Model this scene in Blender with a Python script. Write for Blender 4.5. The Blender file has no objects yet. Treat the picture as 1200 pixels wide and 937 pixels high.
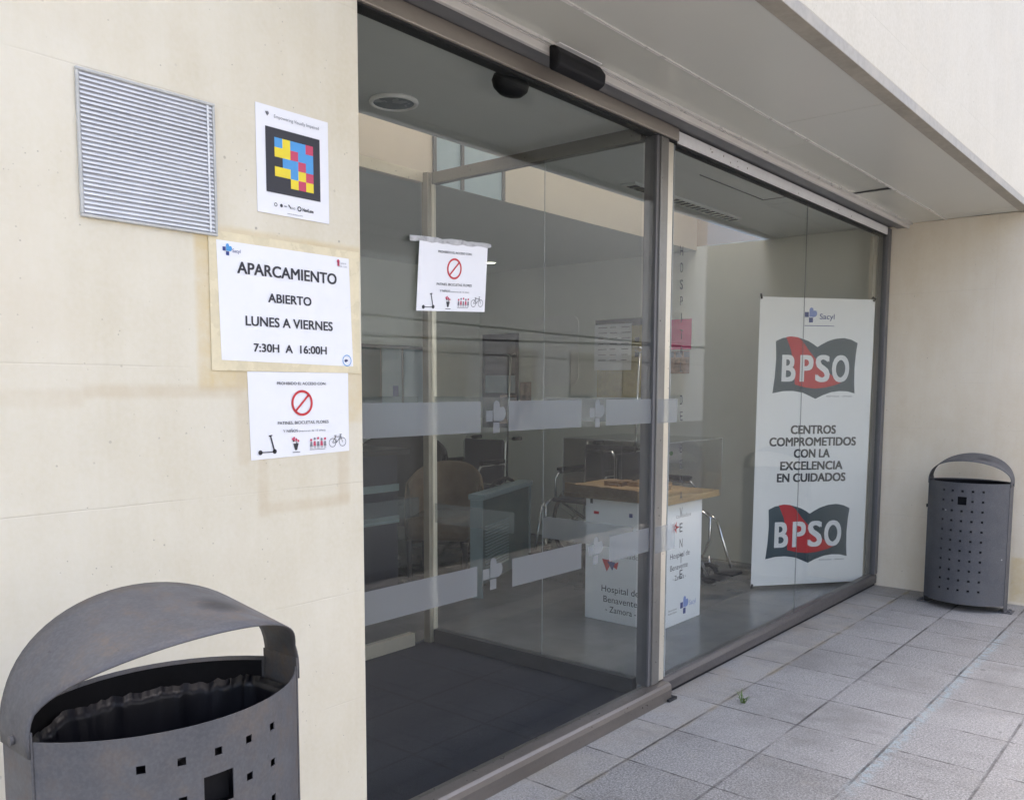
import bpy, bmesh, math, random
from mathutils import Vector, Matrix
random.seed(7)
R_ = math.radians
PI = math.pi
S = bpy.context.scene
COL = S.collection

# ------------------------------------------------------------------ camera, sky, sun, exposure
cam = bpy.data.cameras.new("camera")
camo = bpy.data.objects.new("camera", cam)
COL.objects.link(camo)
S.camera = camo
cam.sensor_fit = 'HORIZONTAL'
cam.sensor_width = 36.0
cam.lens = 30.66
cam.shift_y = 0.0679
cam.clip_start = 0.05
cam.clip_end = 500
_rt = Vector((0.64195597, -0.76673394, 0.00340621))
_up = Vector((0.06864718, 0.06189905, 0.99571887))
_bk = Vector((-0.76366229, -0.63897385, 0.09237059))
camo.matrix_world = Matrix(((_rt.x, _up.x, _bk.x, 0), (_rt.y, _up.y, _bk.y, 0), (_rt.z, _up.z, _bk.z, 1.34), (0, 0, 0, 1)))

SUN_EL, SUN_AZ = R_(66), R_(18)          # azimuth measured from +Y (behind the building) towards +X
W = bpy.data.worlds.new("World")
S.world = W
W.use_nodes = True
wn = W.node_tree
bg = wn.nodes["Background"]
sky = wn.nodes.new("ShaderNodeTexSky")
sky.sky_type = 'NISHITA'
sky.sun_disc = False
sky.sun_elevation = SUN_EL
sky.sun_rotation = SUN_AZ
sky.air_density = 0.6
sky.dust_density = 6.0
sky.ozone_density = 0.3
tint = wn.nodes.new("ShaderNodeMix")              # warm tint multiplied into the sky as white balance
tint.data_type = 'RGBA'; tint.blend_type = 'MULTIPLY'
tint.inputs[0].default_value = 1.0
tint.inputs[7].default_value = (1.0, 0.965, 0.895, 1)
wn.links.new(sky.outputs[0], tint.inputs[6])
wn.links.new(tint.outputs[2], bg.inputs[0])
bg.inputs[1].default_value = 0.15
sl = bpy.data.lights.new("sun", 'SUN')
sl.energy = 1.0
sl.angle = R_(25)
sl.color = (1.0, 0.97, 0.92)
so = bpy.data.objects.new("sun", sl)
COL.objects.link(so)
sd = Vector((math.sin(SUN_AZ) * math.cos(SUN_EL), math.cos(SUN_AZ) * math.cos(SUN_EL), math.sin(SUN_EL)))
so.rotation_euler = sd.to_track_quat('Z', 'Y').to_euler()
so.location = (0, 8, 12)
S.view_settings.view_transform = 'Standard'
S.view_settings.look = 'None'
S.view_settings.exposure = 2.92
S.view_settings.gamma = 1.0
S.view_settings.use_curve_mapping = False

# ------------------------------------------------------------------ material helpers
class G:
    """small helper to write shader graphs as expressions"""
    def __init__(s, name):
        s.m = bpy.data.materials.new(name)
        s.m.use_nodes = True
        s.t = s.m.node_tree
        s.p = s.t.nodes["Principled BSDF"]
        s.out = s.t.nodes["Material Output"]
    def new(s, k): return s.t.nodes.new(k)
    def put(s, sock, v):
        if isinstance(v, bpy.types.NodeSocket): s.t.links.new(v, sock)
        elif isinstance(v, (tuple, list)) and len(v) == 3 and sock.type == 'RGBA': sock.default_value = (*v, 1)
        else: sock.default_value = v
    def math(s, op, a, b=None, c=None, clamp=False):
        n = s.new("ShaderNodeMath"); n.operation = op; n.use_clamp = clamp
        s.put(n.inputs[0], a)
        if b is not None: s.put(n.inputs[1], b)
        if c is not None: s.put(n.inputs[2], c)
        return n.outputs[0]
    def add(s, a, b): return s.math('ADD', a, b)
    def sub(s, a, b): return s.math('SUBTRACT', a, b)
    def mul(s, a, b): return s.math('MULTIPLY', a, b)
    def pos(s):
        n = s.new("ShaderNodeNewGeometry"); x = s.new("ShaderNodeSeparateXYZ")
        s.t.links.new(n.outputs['Position'], x.inputs[0])
        return n.outputs['Position'], x.outputs[0], x.outputs[1], x.outputs[2]
    def objc(s):
        n = s.new("ShaderNodeTexCoord"); return n.outputs['Object']
    def noise(s, vec, scale, detail=4, rough=0.55, dist=0.0):
        n = s.new("ShaderNodeTexNoise"); s.put(n.inputs['Vector'], vec)
        n.inputs['Scale'].default_value = scale; n.inputs['Detail'].default_value = detail
        n.inputs['Roughness'].default_value = rough; n.inputs['Distortion'].default_value = dist
        return n.outputs[0]
    def voro(s, vec, scale, feat='F1'):
        n = s.new("ShaderNodeTexVoronoi"); n.feature = feat; s.put(n.inputs['Vector'], vec)
        n.inputs['Scale'].default_value = scale
        return n.outputs[0]
    def scalev(s, vec, sc):
        n = s.new("ShaderNodeMapping"); s.put(n.inputs['Vector'], vec); n.inputs['Scale'].default_value = sc
        return n.outputs[0]
    def ramp(s, f, a, b, lo=0.0, hi=1.0):
        n = s.new("ShaderNodeMapRange"); n.clamp = True
        s.put(n.inputs[0], f); n.inputs[1].default_value = a; n.inputs[2].default_value = b
        n.inputs[3].default_value = lo; n.inputs[4].default_value = hi
        return n.outputs[0]
    def mix(s, f, a, b):
        n = s.new("ShaderNodeMix"); n.data_type = 'RGBA'
        s.put(n.inputs[0], f); s.put(n.inputs[6], a); s.put(n.inputs[7], b)
        return n.outputs[2]
    def bump(s, h, strength=0.3, dist=0.01):
        n = s.new("ShaderNodeBump"); s.put(n.inputs['Height'], h)
        n.inputs['Strength'].default_value = strength; n.inputs['Distance'].default_value = dist
        s.t.links.new(n.outputs[0], s.p.inputs['Normal'])
    def band(s, v, a, b, soft=0.002):
        """1 where a<v<b with soft ends"""
        return s.mul(s.ramp(v, a - soft, a + soft), s.ramp(v, b - soft, b + soft, 1, 0))
    def done(s, col=None, rough=None, metal=None, spec=None):
        for k, v in (('Base Color', col), ('Roughness', rough), ('Metallic', metal), ('Specular IOR Level', spec)):
            if v is not None: s.put(s.p.inputs[k], v)
        return s.m

def simple(name, col, rough=0.5, metal=0.0, var=0.12, scale=14, bump=0.0, spec=None, rvar=0.08):
    g = G(name); c = g.objc()
    n = g.noise(c, scale, 5); n2 = g.noise(c, scale * 7, 3)
    f = g.ramp(g.add(g.mul(n, 0.7), g.mul(n2, 0.3)), 0.3, 0.7)
    lo = tuple(max(0, v * (1 - var)) for v in col); hi = tuple(min(1, v * (1 + var)) for v in col)
    if bump: g.bump(n2, bump, 0.002)
    return g.done(g.mix(f, lo, hi), g.ramp(n, 0.3, 0.7, max(0.02, rough - rvar), min(1, rough + rvar)), metal, spec)

def emit(name, col, e):
    g = G(name); g.put(g.p.inputs['Base Color'], col); g.put(g.p.inputs['Emission Color'], col)
    g.p.inputs['Emission Strength'].default_value = e
    return g.m

def glass(name, tint, ior=1.5, gain=1.0, dust=0.0):
    """thin architectural glass: Fresnel mix of a tinted clear pane and a mirror reflection"""
    g = G(name); t = g.t; t.nodes.remove(g.p)
    tr = g.new("ShaderNodeBsdfTransparent"); tr.inputs[0].default_value = (*tint, 1)
    gl = g.new("ShaderNodeBsdfGlossy"); gl.inputs['Roughness'].default_value = 0.0
    lw = g.new("ShaderNodeLayerWeight"); lw.inputs[0].default_value = 0.5
    f0 = ((ior - 1) / (ior + 1)) ** 2
    f = g.math('MULTIPLY', g.add(f0, g.mul(g.math('POWER', lw.outputs['Facing'], 5.0), 1 - f0)), gain, clamp=True)
    mx = g.new("ShaderNodeMixShader")
    g.put(mx.inputs[0], f); t.links.new(tr.outputs[0], mx.inputs[1]); t.links.new(gl.outputs[0], mx.inputs[2])
    last = mx
    if dust:
        df = g.new("ShaderNodeBsdfDiffuse"); df.inputs[0].default_value = (0.6, 0.6, 0.58, 1)
        c, _, _, _ = g.pos()
        n = g.noise(c, 2.2, 6, 0.65)
        m2 = g.new("ShaderNodeMixShader"); g.put(m2.inputs[0], g.ramp(n, 0.35, 0.75, dust * 0.5, dust * 1.5))
        t.links.new(mx.outputs[0], m2.inputs[1]); t.links.new(df.outputs[0], m2.inputs[2]); last = m2
    t.links.new(last.outputs[0], g.out.inputs[0])
    return g.m

def frosted(name, col, op):
    g = G(name); t = g.t; t.nodes.remove(g.p)
    tr = g.new("ShaderNodeBsdfTransparent"); tr.inputs[0].default_value = (0.9, 0.92, 0.92, 1)
    df = g.new("ShaderNodeBsdfDiffuse"); df.inputs[0].default_value = (*col, 1)
    tl = g.new("ShaderNodeBsdfTranslucent"); tl.inputs[0].default_value = (*col, 1)
    a = g.new("ShaderNodeMixShader"); a.inputs[0].default_value = 0.35
    t.links.new(df.outputs[0], a.inputs[1]); t.links.new(tl.outputs[0], a.inputs[2])
    mx = g.new("ShaderNodeMixShader"); mx.inputs[0].default_value = op
    t.links.new(tr.outputs[0], mx.inputs[1]); t.links.new(a.outputs[0], mx.inputs[2])
    t.links.new(mx.outputs[0], g.out.inputs[0])
    return g.m

# ---- the cream wall cladding
def wall_mat(name, joints, vertical=(), stains=(), col_lo=(0.655, 0.59, 0.435), col_hi=(0.76, 0.712, 0.578), axis='x'):
    g = G(name); c, x, y, z = g.pos()
    h = x if axis == 'x' else y
    big = g.noise(c, 1.1, 4, 0.6); med = g.noise(c, 6, 6, 0.65); fine = g.noise(c, 90, 3)
    streak = g.noise(g.scalev(c, (6, 6, 0.9)), 2.2, 5, 0.6)
    f = g.add(g.add(g.mul(big, 0.5), g.mul(med, 0.25)), g.mul(streak, 0.25))
    col = g.mix(g.ramp(f, 0.36, 0.62), col_lo, col_hi)
    col = g.mix(g.ramp(fine, 0.35, 0.7, 0.0, 0.25), col, (0.78, 0.73, 0.64))
    # wandering yellow mottling
    col = g.mix(g.ramp(g.noise(c, 3.1, 5, 0.6, 0.4), 0.55, 0.75, 0, 0.35), col, (0.67, 0.585, 0.44))
    # pits and specks
    pv = g.voro(c, 17); gate = g.ramp(g.noise(c, 5.3, 2), 0.5, 0.6)
    pit = g.mul(g.ramp(pv, 0.045, 0.07, 1, 0), gate)
    pv2 = g.voro(c, 55); pit2 = g.mul(g.ramp(pv2, 0.06, 0.11, 1, 0), g.ramp(g.noise(c, 11, 2), 0.56, 0.62))
    pits = g.math('MAXIMUM', pit, pit2)
    col = g.mix(g.mul(pits, 0.42), col, (0.16, 0.13, 0.11))
    jm = None
    wob = g.mul(g.sub(g.noise(c, 9, 3), 0.5), 0.004)
    jn = g.ramp(g.noise(c, 2.4, 3), 0.42, 0.6)
    for jz in joints:
        d = g.math('ABSOLUTE', g.sub(g.add(z, wob), jz))
        k = g.mul(g.ramp(d, 0.0006, 0.0022, 1, 0), jn)
        jm = k if jm is None else g.math('MAXIMUM', jm, k)
    for jx in vertical:
        d = g.math('ABSOLUTE', g.sub(g.add(h, wob), jx))
        k = g.mul(g.ramp(d, 0.0006, 0.0022, 1, 0), jn)
        jm = k if jm is None else g.math('MAXIMUM', jm, k)
    col = g.mix(g.mul(jm, 0.14), col, (0.33, 0.27, 0.21))
    # old tape marks: (a0,a1,z0,z1,strength,colour)
    for (a0, a1, z0, z1, st, cc) in stains:
        m = g.mul(g.band(g.add(h, wob), a0, a1, 0.006), g.band(g.add(z, wob), z0, z1, 0.006))
        m = g.mul(m, g.ramp(g.noise(c, 14, 4, 0.7), 0.3, 0.65, 0.4 * st, 1.15 * st))
        col = g.mix(m, col, cc)
    hgt = g.sub(g.mul(med, 0.3), g.add(g.mul(pits, 0.9), g.mul(jm, 0.4)))
    g.bump(g.add(hgt, g.mul(fine, 0.12)), 0.35, 0.004)
    return g.done(col, 0.62, 0, 0.35)

TAPE = (0.66, 0.52, 0.27)
OLD = (0.60, 0.50, 0.34)
M = {}
M['wall'] = wall_mat('cream_stone', (1.97, 1.68, 1.385, 1.09, 0.795, 0.50, 0.21, 2.3, 2.9, 3.5, 4.1), (-0.95, 0.25), stains=(
    (1.055, 1.095, 1.335, 1.70, 0.75, TAPE), (1.085, 1.20, 1.335, 1.382, 0.75, TAPE), (1.085, 1.53, 1.668, 1.705, 0.55, TAPE),
    (1.480, 1.532, 1.25, 1.40, 0.6, TAPE),
    (1.150, 1.184, 1.16, 1.38, 0.45, OLD), (0.80, 1.17, 1.318, 1.345, 0.55, OLD), (0.62, 0.80, 1.30, 1.335, 0.3, OLD),
    (1.205, 1.232, 1.03, 1.18, 0.55, OLD), (1.445, 1.482, 1.04, 1.18, 0.55, OLD), (1.205, 1.482, 1.035, 1.062, 0.55, OLD)))
M['rwall'] = wall_mat('cream_stone_return', (1.97, 1.45, 1.385, 1.09, 0.80, 0.50, 0.22), (1.23, 0.55), stains=((0.70, 1.06, 0.02, 0.30, 0.6, (0.62, 0.48, 0.24)),), axis='y', col_lo=(0.68, 0.585, 0.43), col_hi=(0.77, 0.695, 0.555))
M['fascia'] = wall_mat('cream_stone_fascia', (2.62, 3.19, 3.8, 4.4), (4.0, 5.35, 6.7, 2.65), axis='x', col_lo=(0.56, 0.505, 0.39), col_hi=(0.615, 0.56, 0.445))
M['facade_far'] = simple('pale_render', (0.31, 0.335, 0.36), 0.8, var=0.1, scale=1.2)

# ---- granite paving
def paving():
    g = G('granite_paving'); c, x, y, z = g.pos()
    wob = g.mul(g.sub(g.noise(c, 22, 3), 0.5), 0.004)
    fx = g.math('FRACT', g.add(g.math('DIVIDE', g.sub(g.add(x, wob), 2.62), 0.3605), 50))
    fy = g.math('FRACT', g.add(g.math('DIVIDE', g.sub(g.add(y, wob), 1.643), 0.3435), 60))
    ix = g.math('FLOOR', g.add(g.math('DIVIDE', g.sub(x, 2.62), 0.3605), 50))
    iy = g.math('FLOOR', g.add(g.math('DIVIDE', g.sub(y, 1.643), 0.3435), 60))
    dx = g.mul(g.math('MINIMUM', fx, g.sub(1.0, fx)), 0.3605)
    dy = g.mul(g.math('MINIMUM', fy, g.sub(1.0, fy)), 0.3435)
    wn_ = g.new("ShaderNodeTexWhiteNoise"); wn_.noise_dimensions = '2D'
    cv = g.new("ShaderNodeCombineXYZ"); g.put(cv.inputs[0], ix); g.put(cv.inputs[1], iy)
    g.t.links.new(cv.outputs[0], wn_.inputs['Vector'])
    tile = wn_.outputs[0]
    jn = g.ramp(g.noise(c, 3.3, 4, 0.7), 0.36, 0.62, 0.12, 1.0)
    jnx = g.ramp(g.noise(g.scalev(c, (1, 3, 1)), 2.0, 3, 0.7), 0.40, 0.58, 0.08, 1.0)
    kx = g.mul(g.ramp(dx, 0.0022, 0.0056, 1, 0), jnx)
    ky = g.mul(g.ramp(dy, 0.003, 0.0065, 1, 0), jn)
    joint = g.math('MAXIMUM', kx, ky)
    s1 = g.noise(c, 120, 3, 0.75); s2 = g.voro(c, 150); s3 = g.noise(c, 170, 2, 0.7)
    dirt = g.noise(c, 2.0, 6, 0.65); blot = g.noise(c, 9, 5, 0.6)
    base = g.mix(tile, (0.155, 0.152, 0.146), (0.27, 0.264, 0.255))
    base = g.mix(g.ramp(s1, 0.40, 0.62, 0.0, 0.85), base, (0.39, 0.382, 0.368))
    base = g.mix(g.ramp(s2, 0.14, 0.36, 0.85, 0.0), base, (0.10, 0.10, 0.107))
    base = g.mix(g.ramp(s3, 0.58, 0.68, 0, 0.85), base, (0.50, 0.49, 0.47))
    base = g.mix(g.ramp(dirt, 0.47, 0.70, 0, 0.5), base, (0.15, 0.143, 0.13))
    base = g.mix(g.ramp(blot, 0.55, 0.75, 0, 0.22), base, (0.40, 0.37, 0.31))
    # ochre moss along the first long joint and beside the sill
    d1 = g.math('ABSOLUTE', g.sub(y, 1.643))
    base = g.mix(g.mul(g.ramp(d1, 0.004, 0.022, 1, 0), g.ramp(g.noise(c, 5, 4), 0.42, 0.65, 0.05, 0.7)), base, (0.26, 0.21, 0.11))
    base = g.mix(g.mul(g.ramp(y, 1.64, 1.86), g.ramp(g.noise(c, 4, 4), 0.45, 0.7, 0, 0.5)), base, (0.36, 0.29, 0.20))
    # washed-out blue chalk line along the third joint
    d3 = g.math('ABSOLUTE', g.sub(g.add(y, g.mul(g.sub(g.noise(c, 12, 4), 0.5), 0.05)), 0.938))
    bl = g.mul(g.ramp(d3, 0.008, 0.035, 1, 0), g.mul(g.ramp(x, 2.8, 3.0), g.ramp(x, 5.2, 5.6, 1, 0)))
    base = g.mix(g.mul(bl, g.ramp(g.noise(c, 30, 4, 0.7), 0.42, 0.62, 0, 0.55)), base, (0.30, 0.42, 0.46))
    # dark gum spots and drips, lighter worn narrow row by the sill
    gum = g.mul(g.ramp(g.voro(c, 3.1), 0.035, 0.05, 1, 0), g.ramp(g.noise(c, 1.7, 2), 0.45, 0.5))
    base = g.mix(g.mul(gum, 0.6), base, (0.07, 0.068, 0.065))
    drip = g.noise(g.scalev(c, (2.2, 0.7, 1)), 4.0, 6, 0.7)
    base = g.mix(g.ramp(drip, 0.54, 0.70, 0, 0.45), base, (0.13, 0.125, 0.115))
    base = g.mix(g.mul(g.ramp(y, 1.640, 1.646), g.ramp(blot, 0.35, 0.65, 0.1, 0.45)), base, (0.40, 0.375, 0.33))
    base = g.mix(g.mul(joint, 0.9), base, (0.045, 0.04, 0.038))
    h = g.add(g.mul(joint, -1.0), g.add(g.mul(s1, 0.10), g.mul(s2, 0.06)))
    h = g.add(h, g.mul(tile, 0.15))
    g.bump(h, 0.6, 0.004)
    return g.done(base, g.ramp(blot, 0.3, 0.7, 0.62, 0.82), 0, 0.4)
M['paving'] = paving()

def polished_floor():
    g = G('polished_floor'); c, x, y, z = g.pos()
    n = g.noise(c, 5, 6, 0.6); n2 = g.noise(c, 60, 3)
    col = g.mix(g.ramp(n, 0.3, 0.7), (0.125, 0.128, 0.13), (0.175, 0.178, 0.178))
    fx = g.math('FRACT', g.math('DIVIDE', x, 0.6)); fy = g.math('FRACT', g.math('DIVIDE', y, 0.6))
    d = g.math('MINIMUM', g.math('MINIMUM', fx, g.sub(1.0, fx)), g.math('MINIMUM', fy, g.sub(1.0, fy)))
    col = g.mix(g.ramp(d, 0.001, 0.004, 0.4, 0), col, (0.06, 0.06, 0.06))
    return g.done(col, g.ramp(g.add(n, g.mul(n2, 0.3)), 0.4, 0.9, 0.13, 0.28), 0, 0.5)
M['floor'] = polished_floor()
def mat_floor():
    g = G('shaded_entrance_mat'); c, x, y, z = g.pos()
    n = g.noise(c, 240, 2); n2 = g.noise(c, 3, 5)
    col = g.mix(g.ramp(n, 0.35, 0.65), (0.010, 0.012, 0.019), (0.026, 0.029, 0.042))  # near-black mat colour also carries the shade of the vestibule
    col = g.mix(g.ramp(n2, 0.5, 0.8, 0, 0.3), col, (0.04, 0.042, 0.048))
    d1 = g.math('MINIMUM', g.math('ABSOLUTE', g.sub(y, 2.22)), g.math('ABSOLUTE', g.sub(y, 2.60)))
    fx = g.math('FRACT', g.add(g.math('DIVIDE', g.sub(x, 2.49), 0.385), 20.0)); d2 = g.mul(g.math('MINIMUM', fx, g.sub(1.0, fx)), 0.385)
    col = g.mix(g.ramp(g.math('MINIMUM', d1, d2), 0.003, 0.008, 0.55, 0), col, (0.006, 0.006, 0.009))
    g.bump(n, 0.5, 0.003)
    return g.done(col, 0.85, 0, 0.3)
M['mat'] = mat_floor()

M['asphalt'] = simple('asphalt', (0.042, 0.045, 0.05), 0.85, var=0.3, scale=3)
M['soffit'] = simple('soffit_panel', (0.61, 0.605, 0.55), 0.30, var=0.025, scale=0.9, rvar=0.015, spec=0.5)
M['soffit2'] = simple('soffit_panel_inner', (0.60, 0.595, 0.53), 0.22, var=0.025, scale=0.9, rvar=0.015, spec=0.5)
M['soffit_trim'] = simple('soffit_trim', (0.66, 0.64, 0.60), 0.32, var=0.05)
M['drip'] = simple('drip_edge', (0.37, 0.335, 0.275), 0.6, var=0.25, scale=5)
M['header_light'] = simple('light_header', (0.64, 0.61, 0.57), 0.4, var=0.06, scale=5)
M['header_white'] = simple('white_header', (0.86, 0.85, 0.83), 0.4, var=0.06, scale=7)
M['recess'] = simple('header_recess', (0.15, 0.15, 0.155), 0.5, var=0.1)

def anod(name, c1, c2, rough=0.32, metal=0.75, sc=(1, 1, 1)):
    g = G(name); c, x, y, z = g.pos()
    n = g.noise(g.scalev(c, sc), 3.0, 5, 0.6); n2 = g.noise(c, 60, 3)
    col = g.mix(g.ramp(n, 0.35, 0.65), c1, c2)
    return g.done(col, g.ramp(n2, 0.3, 0.7, rough - 0.07, rough + 0.1), metal)
M['bronze'] = anod('bronze_anodised', (0.17, 0.15, 0.13), (0.225, 0.20, 0.176), 0.34, 0.5, (0.4, 3, 3))
M['dark_sill'] = anod('dark_sill', (0.10, 0.093, 0.09), (0.14, 0.13, 0.126), 0.4, 0.4, (0.4, 3, 3))
M['steel'] = anod('brushed_steel', (0.19, 0.182, 0.165), (0.245, 0.235, 0.215), 0.34, 0.6)
M['brass'] = anod('pale_gold_anodised', (0.60, 0.55, 0.44), (0.72, 0.67, 0.56), 0.34, 0.55)
M['post_olive'] = anod('olive_anodised', (0.27, 0.24, 0.19), (0.33, 0.30, 0.245), 0.36, 0.4)
M['header_bronze'] = anod('bronze_anodised_lightened', (0.36, 0.32, 0.27), (0.43, 0.385, 0.325), 0.36, 0.35, (0.5, 2, 2))  # bronze with a lightened colour, to offset the shade under the canopy
M['grey_frame'] = simple('grey_frame', (0.12, 0.118, 0.12), 0.4, var=0.1)
M['dark_steel'] = simple('dark_steel', (0.07, 0.07, 0.075), 0.4, metal=0.3, var=0.15)
M['black'] = simple('black_plastic', (0.008, 0.008, 0.010), 0.5, var=0.2, spec=0.25)
M['rubber'] = simple('black_rubber', (0.018, 0.018, 0.019), 0.7, var=0.2)
M['paper'] = simple('white_paper', (0.84, 0.84, 0.855), 0.35, var=0.015, scale=9, spec=0.4)
M['plastic_sleeve'] = simple('yellowed_sleeve', (0.72, 0.63, 0.42), 0.28, var=0.10, scale=12, spec=0.5)
M['tape'] = simple('clear_tape', (0.40, 0.40, 0.40), 0.3, var=0.35, scale=40)
M['banner'] = simple('banner_cloth', (0.91, 0.905, 0.89), 0.6, var=0.02, scale=4)
M['ink'] = simple('black_ink', (0.022, 0.022, 0.03), 0.45, var=0.1)
M['greyink'] = simple('grey_ink', (0.20, 0.20, 0.22), 0.5, var=0.1)
M['red'] = simple('red_ink', (0.55, 0.025, 0.035), 0.45, var=0.06)
M['pinkred'] = simple('raspberry_ink', (0.56, 0.055, 0.12), 0.45, var=0.06)
M['blue'] = simple('navy_ink', (0.03, 0.05, 0.22), 0.45, var=0.06)
M['lblue'] = simple('light_blue_ink', (0.22, 0.30, 0.62), 0.45, var=0.06)
M['sky_blue'] = simple('sky_blue_ink', (0.07, 0.32, 0.66), 0.45, var=0.05)
M['yellow'] = simple('yellow_ink', (0.83, 0.66, 0.03), 0.45, var=0.04)
M['green'] = simple('green_ink', (0.10, 0.35, 0.10), 0.5, var=0.06)
M['slate'] = simple('slate_ink', (0.045, 0.075, 0.095), 0.45, var=0.06)
M['white_ink'] = simple('white_ink', (0.82, 0.82, 0.82), 0.45, var=0.02)
M['letter_grey'] = simple('vinyl_letters', (0.05, 0.05, 0.055), 0.5, var=0.1)
M['frost'] = frosted('frosted_film', (0.60, 0.62, 0.64), 0.33)
M['frost_in'] = frosted('frosted_film_inner', (0.50, 0.56, 0.56), 0.26)
M['glass'] = glass('entrance_glass', (0.945, 0.958, 0.95), 1.5, 0.74, 0.002)
M['glass2'] = glass('partition_glass', (0.955, 0.97, 0.972), 1.5, 0.6, 0.0)
M['acrylic'] = glass('clear_acrylic', (0.95, 0.95, 0.95), 1.45, 1.2)
M['acrylic_edge'] = simple('acrylic_edge', (0.42, 0.45, 0.46), 0.25, var=0.05)
M['in_wall'] = simple('interior_wall', (0.66, 0.68, 0.62), 0.6, var=0.05, scale=1.5)
M['in_ceil'] = simple('interior_ceiling', (0.60, 0.62, 0.60), 0.6, var=0.05, scale=1.5)
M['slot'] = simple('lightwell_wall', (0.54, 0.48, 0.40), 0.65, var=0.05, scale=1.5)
M['slot_side'] = simple('lightwell_side_darkened', (0.37, 0.295, 0.215), 0.65, var=0.06, scale=1.5)  # colour darkened on this side to offset the strong skylight
M['hall_ceil'] = simple('hall_ceiling', (0.54, 0.575, 0.54), 0.6, var=0.05, scale=1.5)
M['lamp_glass'] = simple('lamp_diffuser', (0.22, 0.24, 0.26), 0.25, var=0.1)
M['chrome'] = simple('chrome_tube', (0.72, 0.72, 0.72), 0.12, metal=1.0, var=0.05)
M['navy_cloth'] = simple('navy_vinyl', (0.025, 0.028, 0.045), 0.5, var=0.2)
M['brown_vinyl'] = simple('brown_vinyl', (0.20, 0.14, 0.085), 0.42, var=0.3, scale=6)
M['char_vinyl'] = simple('charcoal_vinyl', (0.03, 0.028, 0.03), 0.5, var=0.2, scale=6)
M['teal'] = simple('teal_paint', (0.025, 0.065, 0.068), 0.4, var=0.15, scale=5)
M['teal_top'] = simple('pale_teal_top', (0.20, 0.27, 0.29), 0.35, var=0.1, scale=5)
M['plinth'] = simple('white_plinth', (0.80, 0.82, 0.84), 0.4, var=0.02, scale=3)
M['magenta'] = simple('magenta_poster', (0.60, 0.02, 0.15), 0.5, var=0.08)
M['ochre'] = simple('ochre_poster', (0.42, 0.34, 0.13), 0.5, var=0.2, scale=20)
M['photo'] = simple('photo_print', (0.30, 0.20, 0.16), 0.4, var=0.7, scale=25)
M['poster_dark'] = simple('dark_poster', (0.02, 0.022, 0.03), 0.5, var=0.2, spec=0.1)
M['pale_blue'] = simple('pale_blue_panel', (0.33, 0.42, 0.47), 0.3, var=0.1, scale=2)
M['sign_pale'] = simple('pale_sign', (0.66, 0.66, 0.63), 0.4, var=0.03)
M['leaf'] = simple('weed_leaf', (0.09, 0.16, 0.03), 0.6, var=0.2)
M['window_far'] = simple('far_window', (0.26, 0.26, 0.25), 0.4, var=0.1)
M['bag'] = simple('bin_bag', (0.007, 0.007, 0.012), 0.42, var=0.2, bump=0.3)
M['vent_dark'] = simple('vent_shadow_box', (0.42, 0.43, 0.47), 0.5, var=0.3, scale=3)
M['vent_frame'] = simple('vent_frame_metal', (0.50, 0.50, 0.47), 0.45, var=0.15)
M['vent_slat'] = simple('vent_aluminium', (0.72, 0.73, 0.73), 0.4, metal=0.1, var=0.06)

def wood(name, c1, c2, sc=(1.5, 14, 14)):
    g = G(name); c = g.objc()
    n = g.noise(g.scalev(c, sc), 3.0, 6, 0.6, 0.6); f = g.noise(g.scalev(c, (4, 90, 90)), 2, 3)
    col = g.mix(g.ramp(n, 0.3, 0.7), c1, c2)
    col = g.mix(g.ramp(f, 0.5, 0.75, 0, 0.4), col, tuple(v * 0.6 for v in c1))
    return g.done(col, 0.42, 0, 0.4)
M['wood'] = wood('oak_top', (0.50, 0.33, 0.15), (0.70, 0.51, 0.27))
M['wood2'] = wood('model_wood', (0.36, 0.22, 0.10), (0.55, 0.38, 0.20))

def bin_paint(name, rust):
    g = G(name); c = g.objc()
    n = g.noise(c, 3.2, 6, 0.65); n2 = g.noise(c, 22, 5, 0.7); n3 = g.noise(c, 160, 2)
    col = g.mix(g.ramp(n, 0.3, 0.7), (0.068, 0.070, 0.078), (0.112, 0.113, 0.118))
    col = g.mix(g.ramp(n3, 0.4, 0.7, 0, 0.25), col, (0.16, 0.16, 0.17))
    x = g.new("ShaderNodeSeparateXYZ"); g.put(x.inputs[0], c)
    up = g.ramp(x.outputs[2], 0.74, 0.95)
    col = g.mix(g.mul(g.mul(g.ramp(n2, 0.45, 0.75), g.ramp(n, 0.42, 0.62)), rust), col, (0.24, 0.145, 0.06))
    col = g.mix(g.mul(g.mul(up, g.ramp(n2, 0.52, 0.7)), rust * 0.6), col, (0.20, 0.16, 0.12))
    sc = g.noise(g.scalev(c, (14, 3, 5)), 3.0, 4, 0.7)
    col = g.mix(g.mul(g.ramp(sc, 0.66, 0.70), rust), col, (0.03, 0.03, 0.035))
    px = g.sub(x.outputs[0], 0.075); py = g.add(x.outputs[1], 0.05); pz = x.outputs[2]
    rr_ = g.math('SQRT', g.add(g.mul(px, px), g.mul(py, py)))
    scuff = g.mul(g.mul(g.ramp(g.add(rr_, g.mul(g.sub(n2, 0.5), 0.09)), 0.015, 0.05, 1, 0), g.ramp(pz, 0.85, 0.9)), 0.75)
    col = g.mix(scuff, col, (0.018, 0.018, 0.022))
    drop = g.mul(g.ramp(g.voro(c, 9), 0.035, 0.05, 1, 0), g.ramp(n, 0.5, 0.55))
    col = g.mix(g.mul(drop, 0.7), col, (0.42, 0.42, 0.40))
    g.bump(g.add(n3, n2), 0.12, 0.001)
    return g.done(col, g.ramp(n2, 0.3, 0.7, 0.46, 0.66), 0.05, 0.32)
M['bin'] = bin_paint('grey_bin_paint', 0.42)
M['bin_clean'] = bin_paint('grey_bin_paint_clean', 0.08)
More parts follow.
